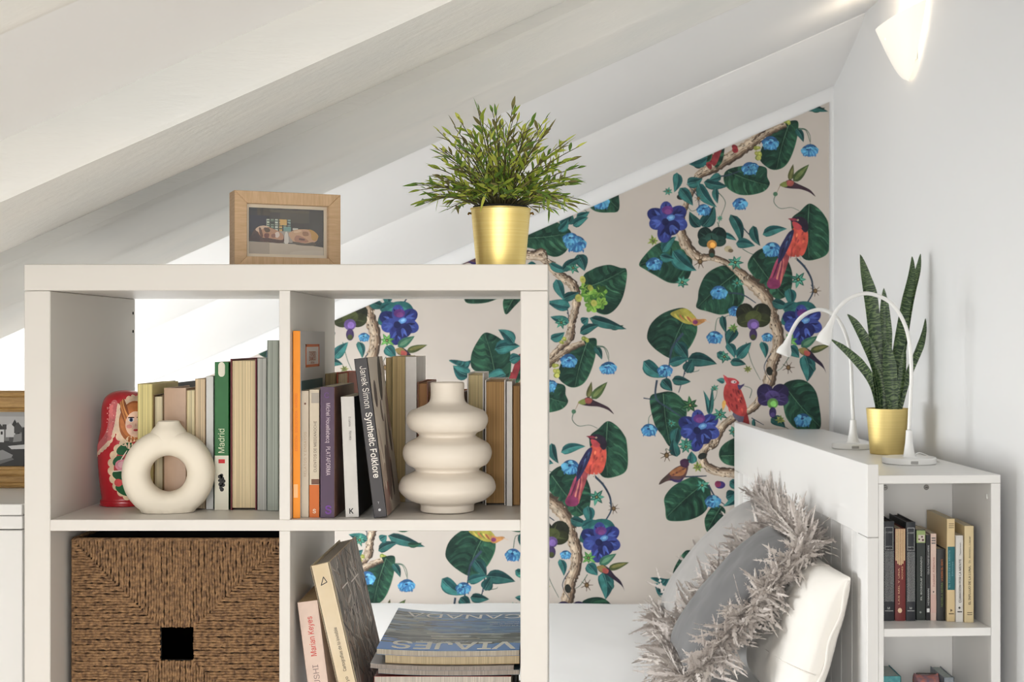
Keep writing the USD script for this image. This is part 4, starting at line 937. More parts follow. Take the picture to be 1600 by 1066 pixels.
def bamboo():
    Y = 2.10; k = Y / F; rnd = random.Random(21)
    zb = ZT + .0003; x = (782.5 - 870) * k
    hr = CZ + (533 - 327) * k - zb
    p = thing('potted_plant', 'bushy artificial bamboo plant in a shiny brass pot, standing on the white shelving', 'plant', (x, Y, zb))
    ro, rb = 46.5 * k, 38 * k
    part(p, 'pot', lathe([(.0001, 0), (rb - .002, 0), (rb, .002), (ro, hr - .0015), (ro + .0012, hr - .0005), (ro + .0012, hr + .0006), (ro - .0006, hr + .001), (ro - .002, hr - .001), (rb, .02)], 72), BRASS, 40)
    for s in (-1, 1):
        part(p, 'handle', tube([(s * (ro - .001), 0, hr - .007), (s * (ro + .0035), 0, hr - .006), (s * (ro + .0045), 0, hr - .009)], .0016, 8), mat('dark_brass', (120, 92, 44), .4, 1.0))
    part(p, 'liner_pot', lathe([(.0001, hr - .004), (ro - .006, hr - .003), (ro - .0045, hr + .003), (ro - .0035, hr + .0042), (ro - .003, hr + .003), (ro - .003, hr - .01)], 48), SOIL, 40)
    parts_left = 300; extra = []
    N = 130
    order = []
    for i in range(N):
        az = 2 * math.pi * (i * .618034 % 1.0)
        q = (i + .5) / N
        el = math.radians(90 - 90 * q ** .62 + rnd.uniform(-6, 6)); el = max(el, math.radians(7))
        L = (.166 - .068 * q) * rnd.uniform(.76, 1.06)
        order.append((math.sin(az), i, az, el, L, q))
    for _, i, az, el, L, q in sorted(order):                           # nearest to us first
        base = np.array([math.cos(az), math.sin(az), 0]) * (ro - .012) * q ** .7 * .85 + [0, 0, hr - .002]
        d = np.array([math.cos(az) * math.cos(el), math.sin(az) * math.cos(el), math.sin(el)])
        up = np.array([0, 0, 1.0])
        side = np.array([-math.sin(az), math.cos(az), 0]) * rnd.uniform(-.12, .12)
        P_ = [base, base + (d * .55 + up * .30) * L * .35, base + (d * .85 + up * .2 + side * .5) * L * .68, base + (d + side + up * .04) * L]
        if el < .25: P_[-1] = P_[-1] + [0, 0, -.006]
        path = spline(P_, 5)
        sp = part(p, 'sprig', tube(path, np.linspace(.0012, .0005, len(path)), 5), STEM, True)
        nl = rnd.randint(9, 12)
        for j in range(nl):
            f = .34 + .66 * (j + .6) / nl
            idx = min(len(path) - 2, int(f * (len(path) - 1)))
            tdir = path[idx + 1] - path[idx]; tdir /= np.linalg.norm(tdir)
            a2 = rnd.uniform(0, 6.28); pr = np.array([math.cos(a2), math.sin(a2), rnd.uniform(-.2, .6)])
            ld = tdir * .85 + pr * (.75 if j < nl - 1 else .1)
            lf = leaf_blade(path[idx], ld, rnd.uniform(.016, .028), rnd.uniform(.0038, .0062), rnd.uniform(-.05, .25), rnd.uniform(-1.2, 1.2))
            mt = rnd.choice([0, 0, 1, 1, 2, 3] if q > .35 else [0, 1, 2, 2, 3, 3])
            if parts_left > 0: part(sp, 'leaf', lf, LEAFM[mt], True); parts_left -= 1
            else: extra.append((mt, lf))
    by = {}
    for mt, lf in extra: by.setdefault(mt, []).append(lf)
    for mt, ls in sorted(by.items()): part(p, 'foliage', cat(ls), LEAFM[mt], True, kind='stuff')
bamboo()

# ------------------------------------------------------------------ woven basket
def basket():
    rnd = random.Random(5)
    Yf = 1.992; k = Yf / F
    x0 = X1 + .0075; x1 = X2 - .0015
    W = x1 - x0; zb = ZS2 + .0003; Hh = CZ + (533 - 841) * k - zb; Dp = .31
    b = thing('storage_basket', 'brown seagrass storage basket with a square hand hole in the left cube', 'basket', (x0, Yf, zb))
    SEA = mat('seagrass_rope', (184, 142, 98), .7, var=(160, (92, 62, 38), 3), bump=(420, .5, .001), island=.28)
    LIN = mat('dark_lining', (22, 19, 17), .95)
    cx, cz = (276 - 870) * k - x0, CZ + (533 - 1007) * k - zb
    hs = 26 * k                                                       # half of the hole
    # the box behind the ropes, open at the top, with the hole cut through its front
    yi = .006
    fr = [bx(.004, cx - hs, yi, yi + .004, 0.004, Hh - .006, 0), bx(cx + hs, W - .004, yi, yi + .004, .004, Hh - .006, 0), bx(cx - hs, cx + hs, yi, yi + .004, cz + hs, Hh - .006, 0), bx(cx - hs, cx + hs, yi, yi + .004, .004, cz - hs, 0)]
    part(b, 'lining', cat(fr + [bx(.004, .008, yi + .004, Dp, .004, Hh - .006, 0), bx(W - .008, W - .004, yi + .004, Dp, .004, Hh - .006, 0), bx(.008, W - .008, Dp - .004, Dp, .004, Hh - .006, 0), bx(.008, W - .008, yi + .004, Dp - .004, .004, .008, 0)]), LIN)
    pitch = .0040; r = .0023
    def rope(p0, p1, n_out, seed):
        p0, p1 = np.array(p0), np.array(p1); L = np.linalg.norm(p1 - p0); n = max(4, int(L / .0045)); t = np.linspace(0, 1, n)
        u = (p1 - p0) / L; s = np.cross(u, n_out)
        ph = rnd.uniform(0, 6.28); f = L / .017 * 2 * math.pi
        path = p0 + (p1 - p0) * t[:, None] + s * (np.sin(t * f + ph) * .0005 + np.sin(t * 7 + ph * 2) * .0007)[:, None] + np.array(n_out) * (np.cos(t * f * 1.3 + ph) * .0006)[:, None]
        rr = r * (1 + .16 * np.sin(t * f * 1.7 + ph))
        return tube(path, rr, 6, True)
    yf = .0028
    sides = {'top': [], 'bottom': [], 'left': [], 'right': []}
    nx = int(W / pitch)
    out = (0, -1, 0)
    rad = lambda: rnd.uniform(-.001, .001)
    for i in range(nx):
        x = (i + .5) * W / nx
        if abs(x - cx) <= hs: zt0, zb0 = cz + hs, cz - hs
        else:
            d = abs(x - cx) - hs; half = (cx if x < cx else W - cx) - hs
            zt0 = cz + hs + d * (Hh - cz - hs) / half; zb0 = cz - hs - d * (cz - hs) / half
        if Hh - zt0 > .006: sides['top'].append(rope((x, yf, zt0 + rad()), (x, yf, Hh - .002), out, i))
        if zb0 > .006: sides['bottom'].append(rope((x, yf, .002), (x, yf, zb0 + rad()), out, i))
    nz = int(Hh / pitch)
    for i in range(nz):
        z = (i + .5) * Hh / nz
        if abs(z - cz) <= hs: d = 0
        elif z > cz: d = (z - cz - hs) / (Hh - cz - hs)
        else: d = (cz - hs - z) / (cz - hs)
        xl = cx - hs - d * (cx - hs); xr_ = cx + hs + d * (W - cx - hs)
        if xl > .006: sides['left'].append(rope((.002, yf, z), (xl + rad(), yf, z), out, i))
        if W - xr_ > .006: sides['right'].append(rope((xr_ + rad(), yf, z), (W - .002, yf, z), out, i))
    for s_, ms in sides.items():
        part(b, 'woven_rope', cat(ms), SEA, True, kind='stuff')
    # the rolled edges and the rope-wound left side and back
    for xx in (.0028, W - .0028): part(b, 'corner_rope', tube([(xx, .004, .002), (xx, .004, Hh - .003)], .0028, 8), SEA, True)
    part(b, 'rim_rope', cat([tube([(.003, .004, Hh - .003), (W - .003, .004, Hh - .003)], .0032, 8), tube([(.003, .004, Hh - .003), (.003, Dp, Hh - .003)], .003, 8), tube([(W - .003, .004, Hh - .003), (W - .003, Dp, Hh - .003)], .003, 8)]), SEA, True)
    part(b, 'side_rope', cat([tube([(.002, .006, (i + .5) * Hh / nz), (.002, Dp, (i + .5) * Hh / nz)], .002, 6) for i in range(nz)]), SEA, True, kind='stuff')
basket()

# ------------------------------------------------------------------ the lower right cube: leaning books and magazines
Z3 = ZS2 + .0003
def lean_book(label, u_top, v_top, u_bot, Y, tilt_px, t_px, d, cover, extras, pages, spine_col=None):
    k = Y / F
    x_top, z_top = (u_top - 870) * k, CZ + (533 - v_top) * k
    hgt = z_top - Z3; ang = math.atan2((u_bot - u_top) * k, (1066 - v_top) * k)
    L = hgt / math.cos(ang)
    return (x_top + hgt * math.tan(ang), Y, Z3, t_px * k * math.cos(ang), L, ang)
def two_leaners():
    x, Y, z, t, L, a = lean_book('', 464, 942, 480, 1.965, 0, 33, .2, None, None, None)
    b = thing('book', 'pale pink paperback with red handwritten lettering, leaning at the left of the lower right cube', 'book', (x, Y, z), ry=-math.degrees(a), group='books leaning in the lower right cube')
    part(b, 'cover', cat([bx(0, .001, 0, .15, 0, L, .0003), bx(t - .001, t, 0, .15, 0, L, .0003), bx(0, t, 0, .001, 0, L, .0003)]), flat((230, 204, 188), .5))
    part(b, 'page_block', bx(.001, t - .001, .001, .1495, .0004, L - .0005, .0003), page_mat((206, 178, 138)))
    k = Y / F
    part(b, 'lettering', face_text('Marian Keyes', t * .62, L - 86 * k, .0085, 'up', length=62 * k), plain((204, 62, 56)), label='red handwritten lettering')
    part(b, 'lettering', face_text('SUSHI', t * .62, L - 140 * k, .0085, 'up', length=40 * k), plain((150, 128, 122)))
    x, Y, z, t, L, a = lean_book('', 484.5, 885, 526, 1.952, 0, 31.5, .255, None, None, None)
    b = thing('book', 'thick cream-spined hardback with a grey drawing on its cover, leaning beside the magazines', 'book', (x, Y, z), ry=-math.degrees(a), group='books leaning in the lower right cube')
    d = .255; k = Y / F
    part(b, 'cover', cat([bx(0, .0025, 0, d, 0, L, .0006), bx(t - .0025, t, 0, d, 0, L, .0006), bx(0, t, 0, .003, 0, L, .0008)]), mat('cream_cloth_spine', (222, 206, 180), .6, var=(8, (212, 190, 150))))
    part(b, 'page_block', bx(.0025, t - .0025, .003, d - .003, .003, L - .003, .0004), page_mat((196, 186, 172)))
    part(b, 'lettering', cat([face_text('Cartografias de lo invisible', t * .62, L - 172 * k, .0048, 'up', length=70 * k), face_text('Ensayo', t * .62, L - 205 * k, .0048, 'up', length=24 * k)]), plain((64, 58, 52)))
    tri = [LineString([(t * .34, L - 33 * k), (t * .66, L - 30 * k), (t * .54, L - 21 * k), (t * .34, L - 33 * k)]).buffer(.0006)]
    mt, col = print_mesh([(tri[0], lin((60, 56, 54)))], lambda q: np.stack([q[:, 0], np.full(len(q), -.0006), q[:, 1]], 1))
    part(b, 'emblem', mt, PRINT, color=col, label='small outlined triangle')
    r_ = random.Random(9); fr = sbox(0, 0, d - .001, L - .001)
    lay = [(fr, lin((145, 137, 128)))]
    for _ in range(330):
        x_, y_ = r_.uniform(0, d), r_.uniform(0, L); a_ = r_.choice([-40, -30, 20, 60, 75, 90, 100]) + r_.uniform(-12, 12)
        lay.append((affinity.rotate(affinity.scale(Point(x_, y_).buffer(1, 3), r_.uniform(.008, .04), r_.uniform(.0008, .004)), a_).intersection(fr), lin(r_.choice([(98, 92, 86), (187, 176, 165), (123, 114, 106), (210, 198, 187), (84, 75, 70), (165, 145, 128), (154, 128, 109)]))))
    for q in ([(.05, L - .05), (.10, L - .05), (.11, L - .07), (.10, L - .13), (.16, L - .24), (.19, L - .25), (.2, L - .22), (.14, L - .12), (.145, L - .06)], [(.13, L - .055), (.2, L - .055), (.2, L - .13)]):
        lay.append((LineString(q).buffer(.0012).intersection(fr), lin((246, 237, 229))))
    mt, col = print_mesh(flat_print(lay), lambda q: np.stack([np.full(len(q), t + .0004), q[:, 0], q[:, 1] + .0005], 1))
    part(b, 'cover_drawing', mt, PRINT, color=col, label='grey scratchy cover drawing')
two_leaners()

def magazines():
    rnd = random.Random(3)
    top = CZ + (533 - 1015) / F * 1.955
    x0 = (588 - 870) / F * 1.955
    W, Dm = .2125, .272
    specs = []                                          # from the top down: (thickness, dx, dy, cover, page edge, label)
    specs += [(.0085, 0, 0, 'cover', (176, 166, 150), 'top magazine of the stack, blue cover lettered VIAJES upside down'),
              (.0115, .012, .004, (196, 160, 100), (190, 172, 140), 'tan thick magazine second from the top of the stack'),
              (.0062, -.009, -.003, (150, 142, 136), (150, 140, 132), 'grey magazine third from the top, sticking out left'),
              (.0075, .002, .002, (70, 96, 110), (160, 150, 140), 'dark teal magazine fourth from the top of the stack')]
    z = top
    def sheet(x, y, zz, o=[0.0]):
        x = x + o[0]                                # how the magazines sag and curl up at their left end
        return zz + .0035 * np.exp(-((x) / .05)) - .0015 * np.sin(np.pi * x / W) + .006 * (y / Dm) * np.exp(-((x) / .06))
    off = sheet.__defaults__[0]
    def curled(x0_, t, y0_, y1_, w, inset=0):
        nx, ny = 26, 12
        X_, Y_ = np.meshgrid(np.linspace(inset, w - inset, nx), np.linspace(y0_, y1_, ny), indexing='ij')
        up, lo = np.stack([X_, Y_, sheet(X_, Y_, t)], -1), np.stack([X_, Y_, sheet(X_, Y_, 0)], -1)
        a = grid(up); b_ = grid(lo); b_.faces = b_.faces[:, ::-1]
        ring = lambda A_: np.vstack([A_[:, 0], A_[-1, 1:], A_[::-1, -1][1:], A_[0, ::-1][1:-1]])
        s = grid(np.stack([ring(lo), ring(up)], 1), close_u=True)
        return cat([a, b_, s])
    G = 'magazines stacked in the lower right cube'
    for i, (t, dx, dy, cov, edge, lab) in enumerate(specs):
        z -= t + .0012
        off[0] = max(dx, -.012) + .012
        b = thing('magazine', lab, 'magazine', (x0 + max(dx, -.012), 1.957 + dy, z), group=G)
        w = min(W, X4 - .002 - (x0 + dx))
        part(b, 'page_block', curled(0, t - .0006, .0004, Dm, w, .0004), page_mat(edge), 30)
        cm = flat(cov, .3) if cov != 'cover' else flat((70, 120, 170), .25)
        cv = part(b, 'cover', cat([curled(0, .0004, 0, Dm, w).apply_translation([0, 0, t - .0007]), curled(0, .0004, 0, Dm, w).apply_translation([0, 0, -.0004])]), cm, 30)
        if cov == 'cover':
            # the picture on the cover: a lake under dark woods; its title stands upside down for us
            fr = sbox(0, 0, w, Dm); lay = []
            r_ = random.Random(6)
            def R(a0, b0, a1, b1, c): lay.append((sbox(w * a0, Dm * b0, w * a1, Dm * b1), lin(c)))
            R(0, 0, 1, 1, (103, 134, 161)); R(0, 0, 1, .17, (80, 148, 225)); R(0, .17, 1, .45, (123, 134, 133)); R(.3, .62, 1, .86, (82, 134, 192)); R(.36, .64, .62, .82, (69, 144, 230)); R(0, .9, .35, 1, (163, 189, 217)); R(.35, .92, 1, 1, (143, 165, 192)); R(.62, .45, 1, .62, (94, 144, 186))
            lay.append((Polygon([(0, 0), (w * .3, 0), (w * .1, Dm * .25), (0, Dm * .3)]), lin((67, 141, 225))))
            for _ in range(260):
                px_, py_ = r_.uniform(0, 1), r_.uniform(.16, .92)
                left = px_ < .32
                c = r_.choice([(67, 79, 79), (94, 105, 102), (123, 134, 128), (53, 64, 66), (145, 153, 145), (168, 180, 179)]) if left or py_ < .42 else r_.choice([(78, 134, 194), (107, 156, 202), (64, 110, 161), (134, 168, 194), (94, 124, 153)])
                lay.append((affinity.scale(Point(w * px_, Dm * py_).buffer(1, 3), r_.uniform(.006, .03), r_.uniform(.0015, .007)).intersection(fr), lin(c)))
            for c, y_, a0, a1 in (((219, 220, 204), .40, .3, .8), ((230, 235, 225), .33, .34, .62), ((67, 79, 84), .36, .62, .78), ((201, 192, 153), .28, .35, .7)):
                lay.append((sbox(w * a0, Dm * y_, w * a1, Dm * (y_ + .014)), lin(c)))
            def to3(q):
                return np.stack([q[:, 0], q[:, 1], sheet(q[:, 0], q[:, 1], t + .0001)], 1)
            out = []
            for p, c in flat_print([(g.intersection(fr), c) for g, c in lay]):
                minx, miny, maxx, maxy = p.bounds
                x_ = math.floor(minx / .008) * .008
                while x_ < maxx:
                    y_ = math.floor(miny / .03) * .03
                    while y_ < maxy:
                        out += [(q, c) for q in polys(p.intersection(sbox(x_, y_, x_ + .008, y_ + .03)))]
                        y_ += .03
                    x_ += .008
            mt, col = print_mesh(out, to3)
            part(b, 'cover_picture', mt, tint_mat('magazine_gloss', .25), color=col, label='lake landscape on the cover')
            def title(txt, x_right, y_base, cap, length, bold, outline=False):
                m = meshkit.text_mesh(txt, cap, .0001, bold); v = np.array(m.vertices); v[:, 0] -= v[:, 0].min(); v[:, 0] *= length / v[:, 0].max()
                m = trimesh.Trimesh(v, m.faces, process=False).subdivide_to_size(.02)
                v = np.array(m.vertices)
                X_, Y_ = x_right - v[:, 0], y_base - v[:, 1]
                return trimesh.Trimesh(np.stack([X_, Y_, sheet(X_, Y_, t + .0003) + v[:, 2]], 1), m.faces, process=False)
            part(cv, 'title', title('VIAJES', w * .97, .052, .045, w * .88, True), plain((244, 244, 236)), label='large pale title read from the bed side')
            part(cv, 'title', title('CANADA', w * .985, .252, .030, w * .90, False), plain((244, 242, 236)), label='thin white title read from the bed side')
            part(cv, 'lettering', cat([title('Parques nacionales', w * .97, .196, .006, w * .22, False), title('del oeste, de Banff', w * .97, .182, .006, w * .22, False), title('a la costa', w * .97, .168, .006, w * .14, False), title('Especial aventura', w * .62, .060, .006, w * .34, False)]), plain((206, 214, 220)))
    low = (z - .0022 - Z3) / 3
    for i, (lab, col) in enumerate((('thick bound magazine volume fifth from the top of the stack', (150, 60, 50)), ('thick bound magazine volume sixth from the top of the stack', (60, 80, 110)), ('thick bound magazine volume at the bottom of the stack', (200, 190, 170)))):
        zz = Z3 + (2 - i) * low
        b = thing('magazine', lab, 'magazine', (x0 + .004 * i - .004, 1.96 + .002 * i, zz), group=G)
        w = W - .009
        part(b, 'page_block', bx(.0004, w - .0004, .0004, Dm - .001, .0006, low - .0010, .0002), page_mat((196, 188, 176)))
        part(b, 'cover', cat([bx(0, w, 0, Dm, low - .0010, low - .0004, 0), bx(0, w, 0, Dm, 0, .0006, 0), bx(0, .0006, 0, Dm, .0006, low - .0010, 0)]), flat(col, .3))
magazines()

# ------------------------------------------------------------------ left edge: cabinet with a framed harbour view
def left_cabinet():
    Yf = 2.15; zt_ = CZ + (533 - 788) / F * Yf; xr_ = (35 - 870) / F * Yf
    c = thing('cabinet', 'white cabinet at the left edge, beside the shelving', 'cabinet', (0, 0, 0))
    zd = CZ + (533 - 828) / F * Yf
    part(c, 'top', bx(xr_ - .8, xr_, Yf - .002, Yf + .45, zt_ - .018, zt_, .001), HEADW)
    part(c, 'body', bx(xr_ - .8, xr_ - .002, Yf + .018, Yf + .448, 0.0, zt_ - .0185, .001), HEADW)
    part(c, 'drawer_front', bx(xr_ - .798, xr_, Yf, Yf + .0175, zd + .001, zt_ - .0195, .001), HEADW)
    part(c, 'door', bx(xr_ - .4, xr_, Yf, Yf + .0175, .06, zd - .001, .001), HEADW)
    part(c, 'door', bx(xr_ - .798, xr_ - .402, Yf, Yf + .0175, .06, zd - .001, .001), HEADW)
    Y = 2.385; k = Y / F
    GOLDW = mat('aged_gilt_wood', (196, 158, 98), .45, var=(24, (150, 112, 62), 5), stretch=(1, 3, 6), bump=(40, .25, .002))
    zb = zt_ + .0004; Hh = CZ + (533 - 611) * k - zb; x1 = -.905; W = .36
    f = thing('harbour_picture', 'framed black and white harbour view in gilt moulding at the left edge', 'picture', (x1 - W, Y, zb))
    w = 33 * k
    for m in mitred(W, Hh, w, .018): part(f, 'rail', m, GOLDW)
    for z0, h_ in ((Hh - 10 * k, 9 * k), (Hh - 31 * k, 5 * k), (2 * k, 7 * k), (18 * k, 11 * k)):
        a = np.linspace(0, np.pi, 9)
        m = trimesh.creation.extrude_polygon(Polygon([(-math.sin(q) * .006, h_ / 2 - math.cos(q) * h_ / 2) for q in a] + [(.004, h_), (.004, 0)]), W - .012, engine='earcut')
        v = np.array(m.vertices); m = trimesh.Trimesh(np.stack([.006 + v[:, 2], v[:, 0], z0 + v[:, 1]], 1), m.faces, process=False)
        part(f, 'moulding', m, GOLDW)
    part(f, 'back_board', bx(.01, W - .01, .012, .017, .01, Hh - .01, .0005), flat((90, 70, 50)))
    lay = []; pw, ph = W - 2 * w, Hh - 2 * w; fr = sbox(0, 0, pw, ph)
    U = lambda u, v: ((u - 870) * k - (x1 - W) - w, CZ + (533 - v) * k - zb - w)
    def P(pts, c): lay.append((Polygon([U(*p) for p in pts]).intersection(fr), lin((c, c, c))))
    P([(-150, 640), (60, 640), (60, 668), (-150, 668)], 190); P([(-150, 640), (60, 640), (60, 652), (-150, 650)], 168); P([(-150, 668), (60, 668), (60, 700), (-150, 700)], 120); P([(-150, 690), (60, 690), (60, 730), (-150, 730)], 58)
    for q in range(7):
        u = -120 + 26 * q
        P([(u, 692), (u, 668 + (q % 3) * 3), (u + 9, 660 - (q % 2) * 3), (u + 18, 668 + (q % 3) * 3), (u + 18, 692)], (206, 96, 170, 60, 214, 80, 120)[q]); P([(u - 1, 669 + (q % 3) * 3), (u + 9, 659 - (q % 2) * 3), (u + 19, 669 + (q % 3) * 3)], 50)
        for j in range(3): P([(u + 3 + 5 * j, 680), (u + 3 + 5 * j, 675), (u + 6 + 5 * j, 675), (u + 6 + 5 * j, 680)], 44)
    P([(5, 684), (5, 667), (12, 662), (20, 670), (20, 684)], 208); P([(18, 678), (18, 668), (24, 660), (30, 668), (30, 676)], 72); P([(-2, 672), (0, 664), (6, 664), (6, 672)], 60); P([(16, 692), (18, 680), (30, 678), (31, 690)], 140); P([(30, 690), (30, 670), (60, 662), (60, 690)], 56)
    P([(8, 698), (40, 695), (60, 696), (60, 702), (14, 703)], 206); P([(-40, 712), (0, 704), (16, 712), (12, 720), (-30, 722)], 150); P([(-120, 705), (-60, 700), (-50, 706), (-110, 712)], 190); P([(-10, 722), (14, 716), (18, 719), (-6, 727)], 110)
    m, col = print_mesh(flat_print(lay), lambda q: np.stack([w + q[:, 0], np.full(len(q), .0115), w + q[:, 1]], 1))
    part(f, 'photograph', m, PRINT, color=col)
left_cabinet()
# ------------------------------------------------------------------ the bed and its headboard with shelves
TH_R = math.degrees(math.atan(.0577))
BX0 = (1355 - 870) / F * 2.88
HL = math.hypot(.0577, 1) * (YW - .012 - 2.88)          # length of the headboard along the wall
hb = thing('headboard', 'long white headboard with open end shelves along the right wall', 'headboard', (BX0, 2.88, 0), rz=TH_R)
k = 2.88 / F
ZP = CZ + (533 - 726) * k; ZS = CZ + (533 - 743.5) * k
HW = (1568 - 1355) * k
pt = 18 * k
t13 = 13 * k
x_in = 18 * k; x_r = (1553 - 1355) * k
dpt = .238
zsh = CZ + (533 - 983.5) * k
part(hb, 'front_board', bx(0, pt, 0, HL, ZP - (840 - 726) * k, ZP, .0012), HEADW)
part(hb, 'post', bx(0, pt, 0, .075, 0, ZP - (840 - 726) * k - .0012, .0012), HEADW)
part(hb, 'post', bx(0, pt, HL - .075, HL, 0, ZP - (840 - 726) * k - .0012, .0012), HEADW)
part(hb, 'bottom_rail', bx(0, pt, .0755, HL - .0755, 0, .42, .0012), HEADW)
zpan = ZP - (840 - 726) * k - .001
np_ = 15
pl = (HL - .151) / np_
for i in range(np_):
    part(hb, 'board', bx(pt * .55, pt * .9, .0755 + i * pl + .001, .0755 + (i + 1) * pl - .001, .421, zpan, .002), HEADW)
part(hb, 'top', bx(pt, HW, 0, HL, ZS - t13, ZS, .001), HEADW)
part(hb, 'side_panel', bx(x_r, HW, 0, HL, 0, ZS - t13 - .0004, .001), HEADW)
part(hb, 'side_panel', bx(pt + .0005, pt + .012, .0008, HL, 0, ZS - t13 - .0004, .0008), HEADW)
part(hb, 'back_panel', bx(pt + .0125, x_r - .0005, dpt, dpt + .012, .05, ZS - t13 - .0004, .0005), HEADW)
part(hb, 'shelf', bx(pt + .0125, x_r - .0005, .0008, dpt - .0005, zsh - .018, zsh, .001), HEADW)
zsh2 = zsh - .018 - .30
part(hb, 'shelf', bx(pt + .0125, x_r - .0005, .0008, dpt - .0005, zsh2 - .018, zsh2, .001), HEADW)
STEEL = mat('grey_screw', (150, 148, 144), .35, .8)
for u in (1384, 1450):
    Yb = 2.88 + dpt; q = P3(u, 762.5, Yb)
    m = lathe([(.0001, .0022), (.005, .0020), (.0062, .0008), (.0062, 0)], 24); m.apply_transform(trimesh.transformations.rotation_matrix(np.pi / 2, [1, 0, 0]))
    lx = (q[0] - BX0) * math.cos(math.radians(TH_R)) + (Yb - 2.88) * math.sin(math.radians(TH_R))
    m.apply_translation([lx, dpt, q[2]])
    part(hb, 'cam_fitting', m, STEEL, 40)
    part(hb, 'cam_slot', bx(lx - .003, lx + .003, dpt - .0026, dpt - .0018, q[2] - .0006, q[2] + .0006, 0), DARK)
part(hb, 'shelf_pin', bx(x_r - .003, x_r, .02, .024, CZ + (533 - 783) * k, CZ + (533 - 775) * k, .0005), mat('clear_plastic', (226, 226, 222), .3))

# bed
ZB = CZ + (533 - 940) / F * YW
bed = thing('bed', 'wide bed made up with a smooth white duvet', 'bed', (0, 0, 0))
def bed_pt(xl, y): return np.array([BX0 + .0577 * (2.88 - y) - .006 + xl, y])
def quilt(y0, y1, xl0, z0, z1, amp, seed, name, m, rad=.05):
    ny, nx = 60, 70
    ys_ = np.linspace(y0, y1, ny); xs_ = np.linspace(xl0, 0, nx)
    Y_, X_ = np.meshgrid(ys_, xs_, indexing='ij')
    ed = np.minimum.reduce([Y_ - y0, y1 - Y_, X_ - xl0, 0 - X_ + .05])
    dz = np.where(ed < rad, rad - np.sqrt(np.maximum(rad ** 2 - (rad - ed) ** 2, 0)), 0)
    Px = X_ + BX0 + .0577 * (2.88 - Y_) - .008
    Pt = np.stack([Px, Y_, z1 - dz + (meshkit.fbm(np.stack([Px * 5, Y_ * 5, Px * 0], -1), 3, seed) - .5) * amp], -1)
    lo = Pt.copy(); lo[..., 2] = z0
    a = grid(Pt); a.faces = a.faces[:, ::-1]; b_ = grid(lo)
    ring = lambda A_: np.vstack([A_[:, 0], A_[-1, 1:], A_[::-1, -1][1:], A_[0, ::-1][1:-1]])
    s = grid(np.stack([ring(lo), ring(Pt)], 1), close_u=True); s.faces = s.faces[:, ::-1]
    part(bed, name, cat([a, b_, s]), m, 40)
LINEN = mat('white_cotton', (242, 241, 240), .85, bump=(260, .08, .0006), sheen=.1)
quilt(2.84, YW - .025, -2.0, ZB - .26, ZB - .045, .0, 1, 'mattress', mat('mattress_ticking', (232, 230, 226), .9))
quilt(2.82, YW - .012, -1.98, ZB - .0448, ZB, .010, 2, 'duvet', LINEN, .03)
part(bed, 'bed_frame', trimesh.Trimesh(np.array([[bed_pt(x, y)[0] - .01, y, z] for x in (-2.02, -.004) for y in (2.86, YW - .02) for z in (.12, ZB - .261)]), process=False).convex_hull, HEADW)
for x in (-1.95, -.1):
    for y in (2.92, YW - .1):
        q = bed_pt(x, y); part(bed, 'leg', bx(q[0] - .03, q[0] + .03, y - .03, y + .03, 0, .12, .002), HEADW)

# cushions and pillows: a = from foot to top of the cushion, b = away from us, n = the face's normal
def cushion_mesh(A_, B_, Tk, n=64, pinch=.06, pw=2.6, seed=0, wr=.004, back=None, front=1):
    g = np.linspace(-1, 1, n); g = np.sign(g) * np.abs(g) ** .85
    U, V = np.meshgrid(g, g, indexing='ij')
    edge = np.clip((1 - np.abs(U) ** pw), 0, 1) ** .5 * np.clip((1 - np.abs(V) ** pw), 0, 1) ** .5
    pu = 1 - pinch * (1 - np.abs(V) ** 2) * np.abs(U) ** 6; pv = 1 - pinch * (1 - np.abs(U) ** 2) * np.abs(V) ** 6
    base = np.stack([U * A_ * pu, V * B_ * pv, 0 * U], -1)
    nz = (meshkit.fbm(base * 14 + seed, 3, seed) - .5) * wr * 2 * edge
    back = Tk if back is None else back
    up = base.copy(); up[..., 2] = (Tk if front > 0 else back) * edge + nz
    lo = base.copy(); lo[..., 2] = -(back if front > 0 else Tk) * edge + nz
    a = grid(up); b_ = grid(lo); b_.faces = b_.faces[:, ::-1]
    return cat([a, b_]), base
FRONT = -1 if np.cross([.3, 0, .34], [-.0577, 1, 0])[2] < 0 else 1            # which side of a cushion looks up and into the room
def frame3(c, a, b):
    a = a / np.linalg.norm(a); b = b - a * (a @ b); b /= np.linalg.norm(b); n_ = np.cross(a, b)
    return lambda q: c + q[..., 0:1] * a + q[..., 1:2] * b + q[..., 2:3] * n_
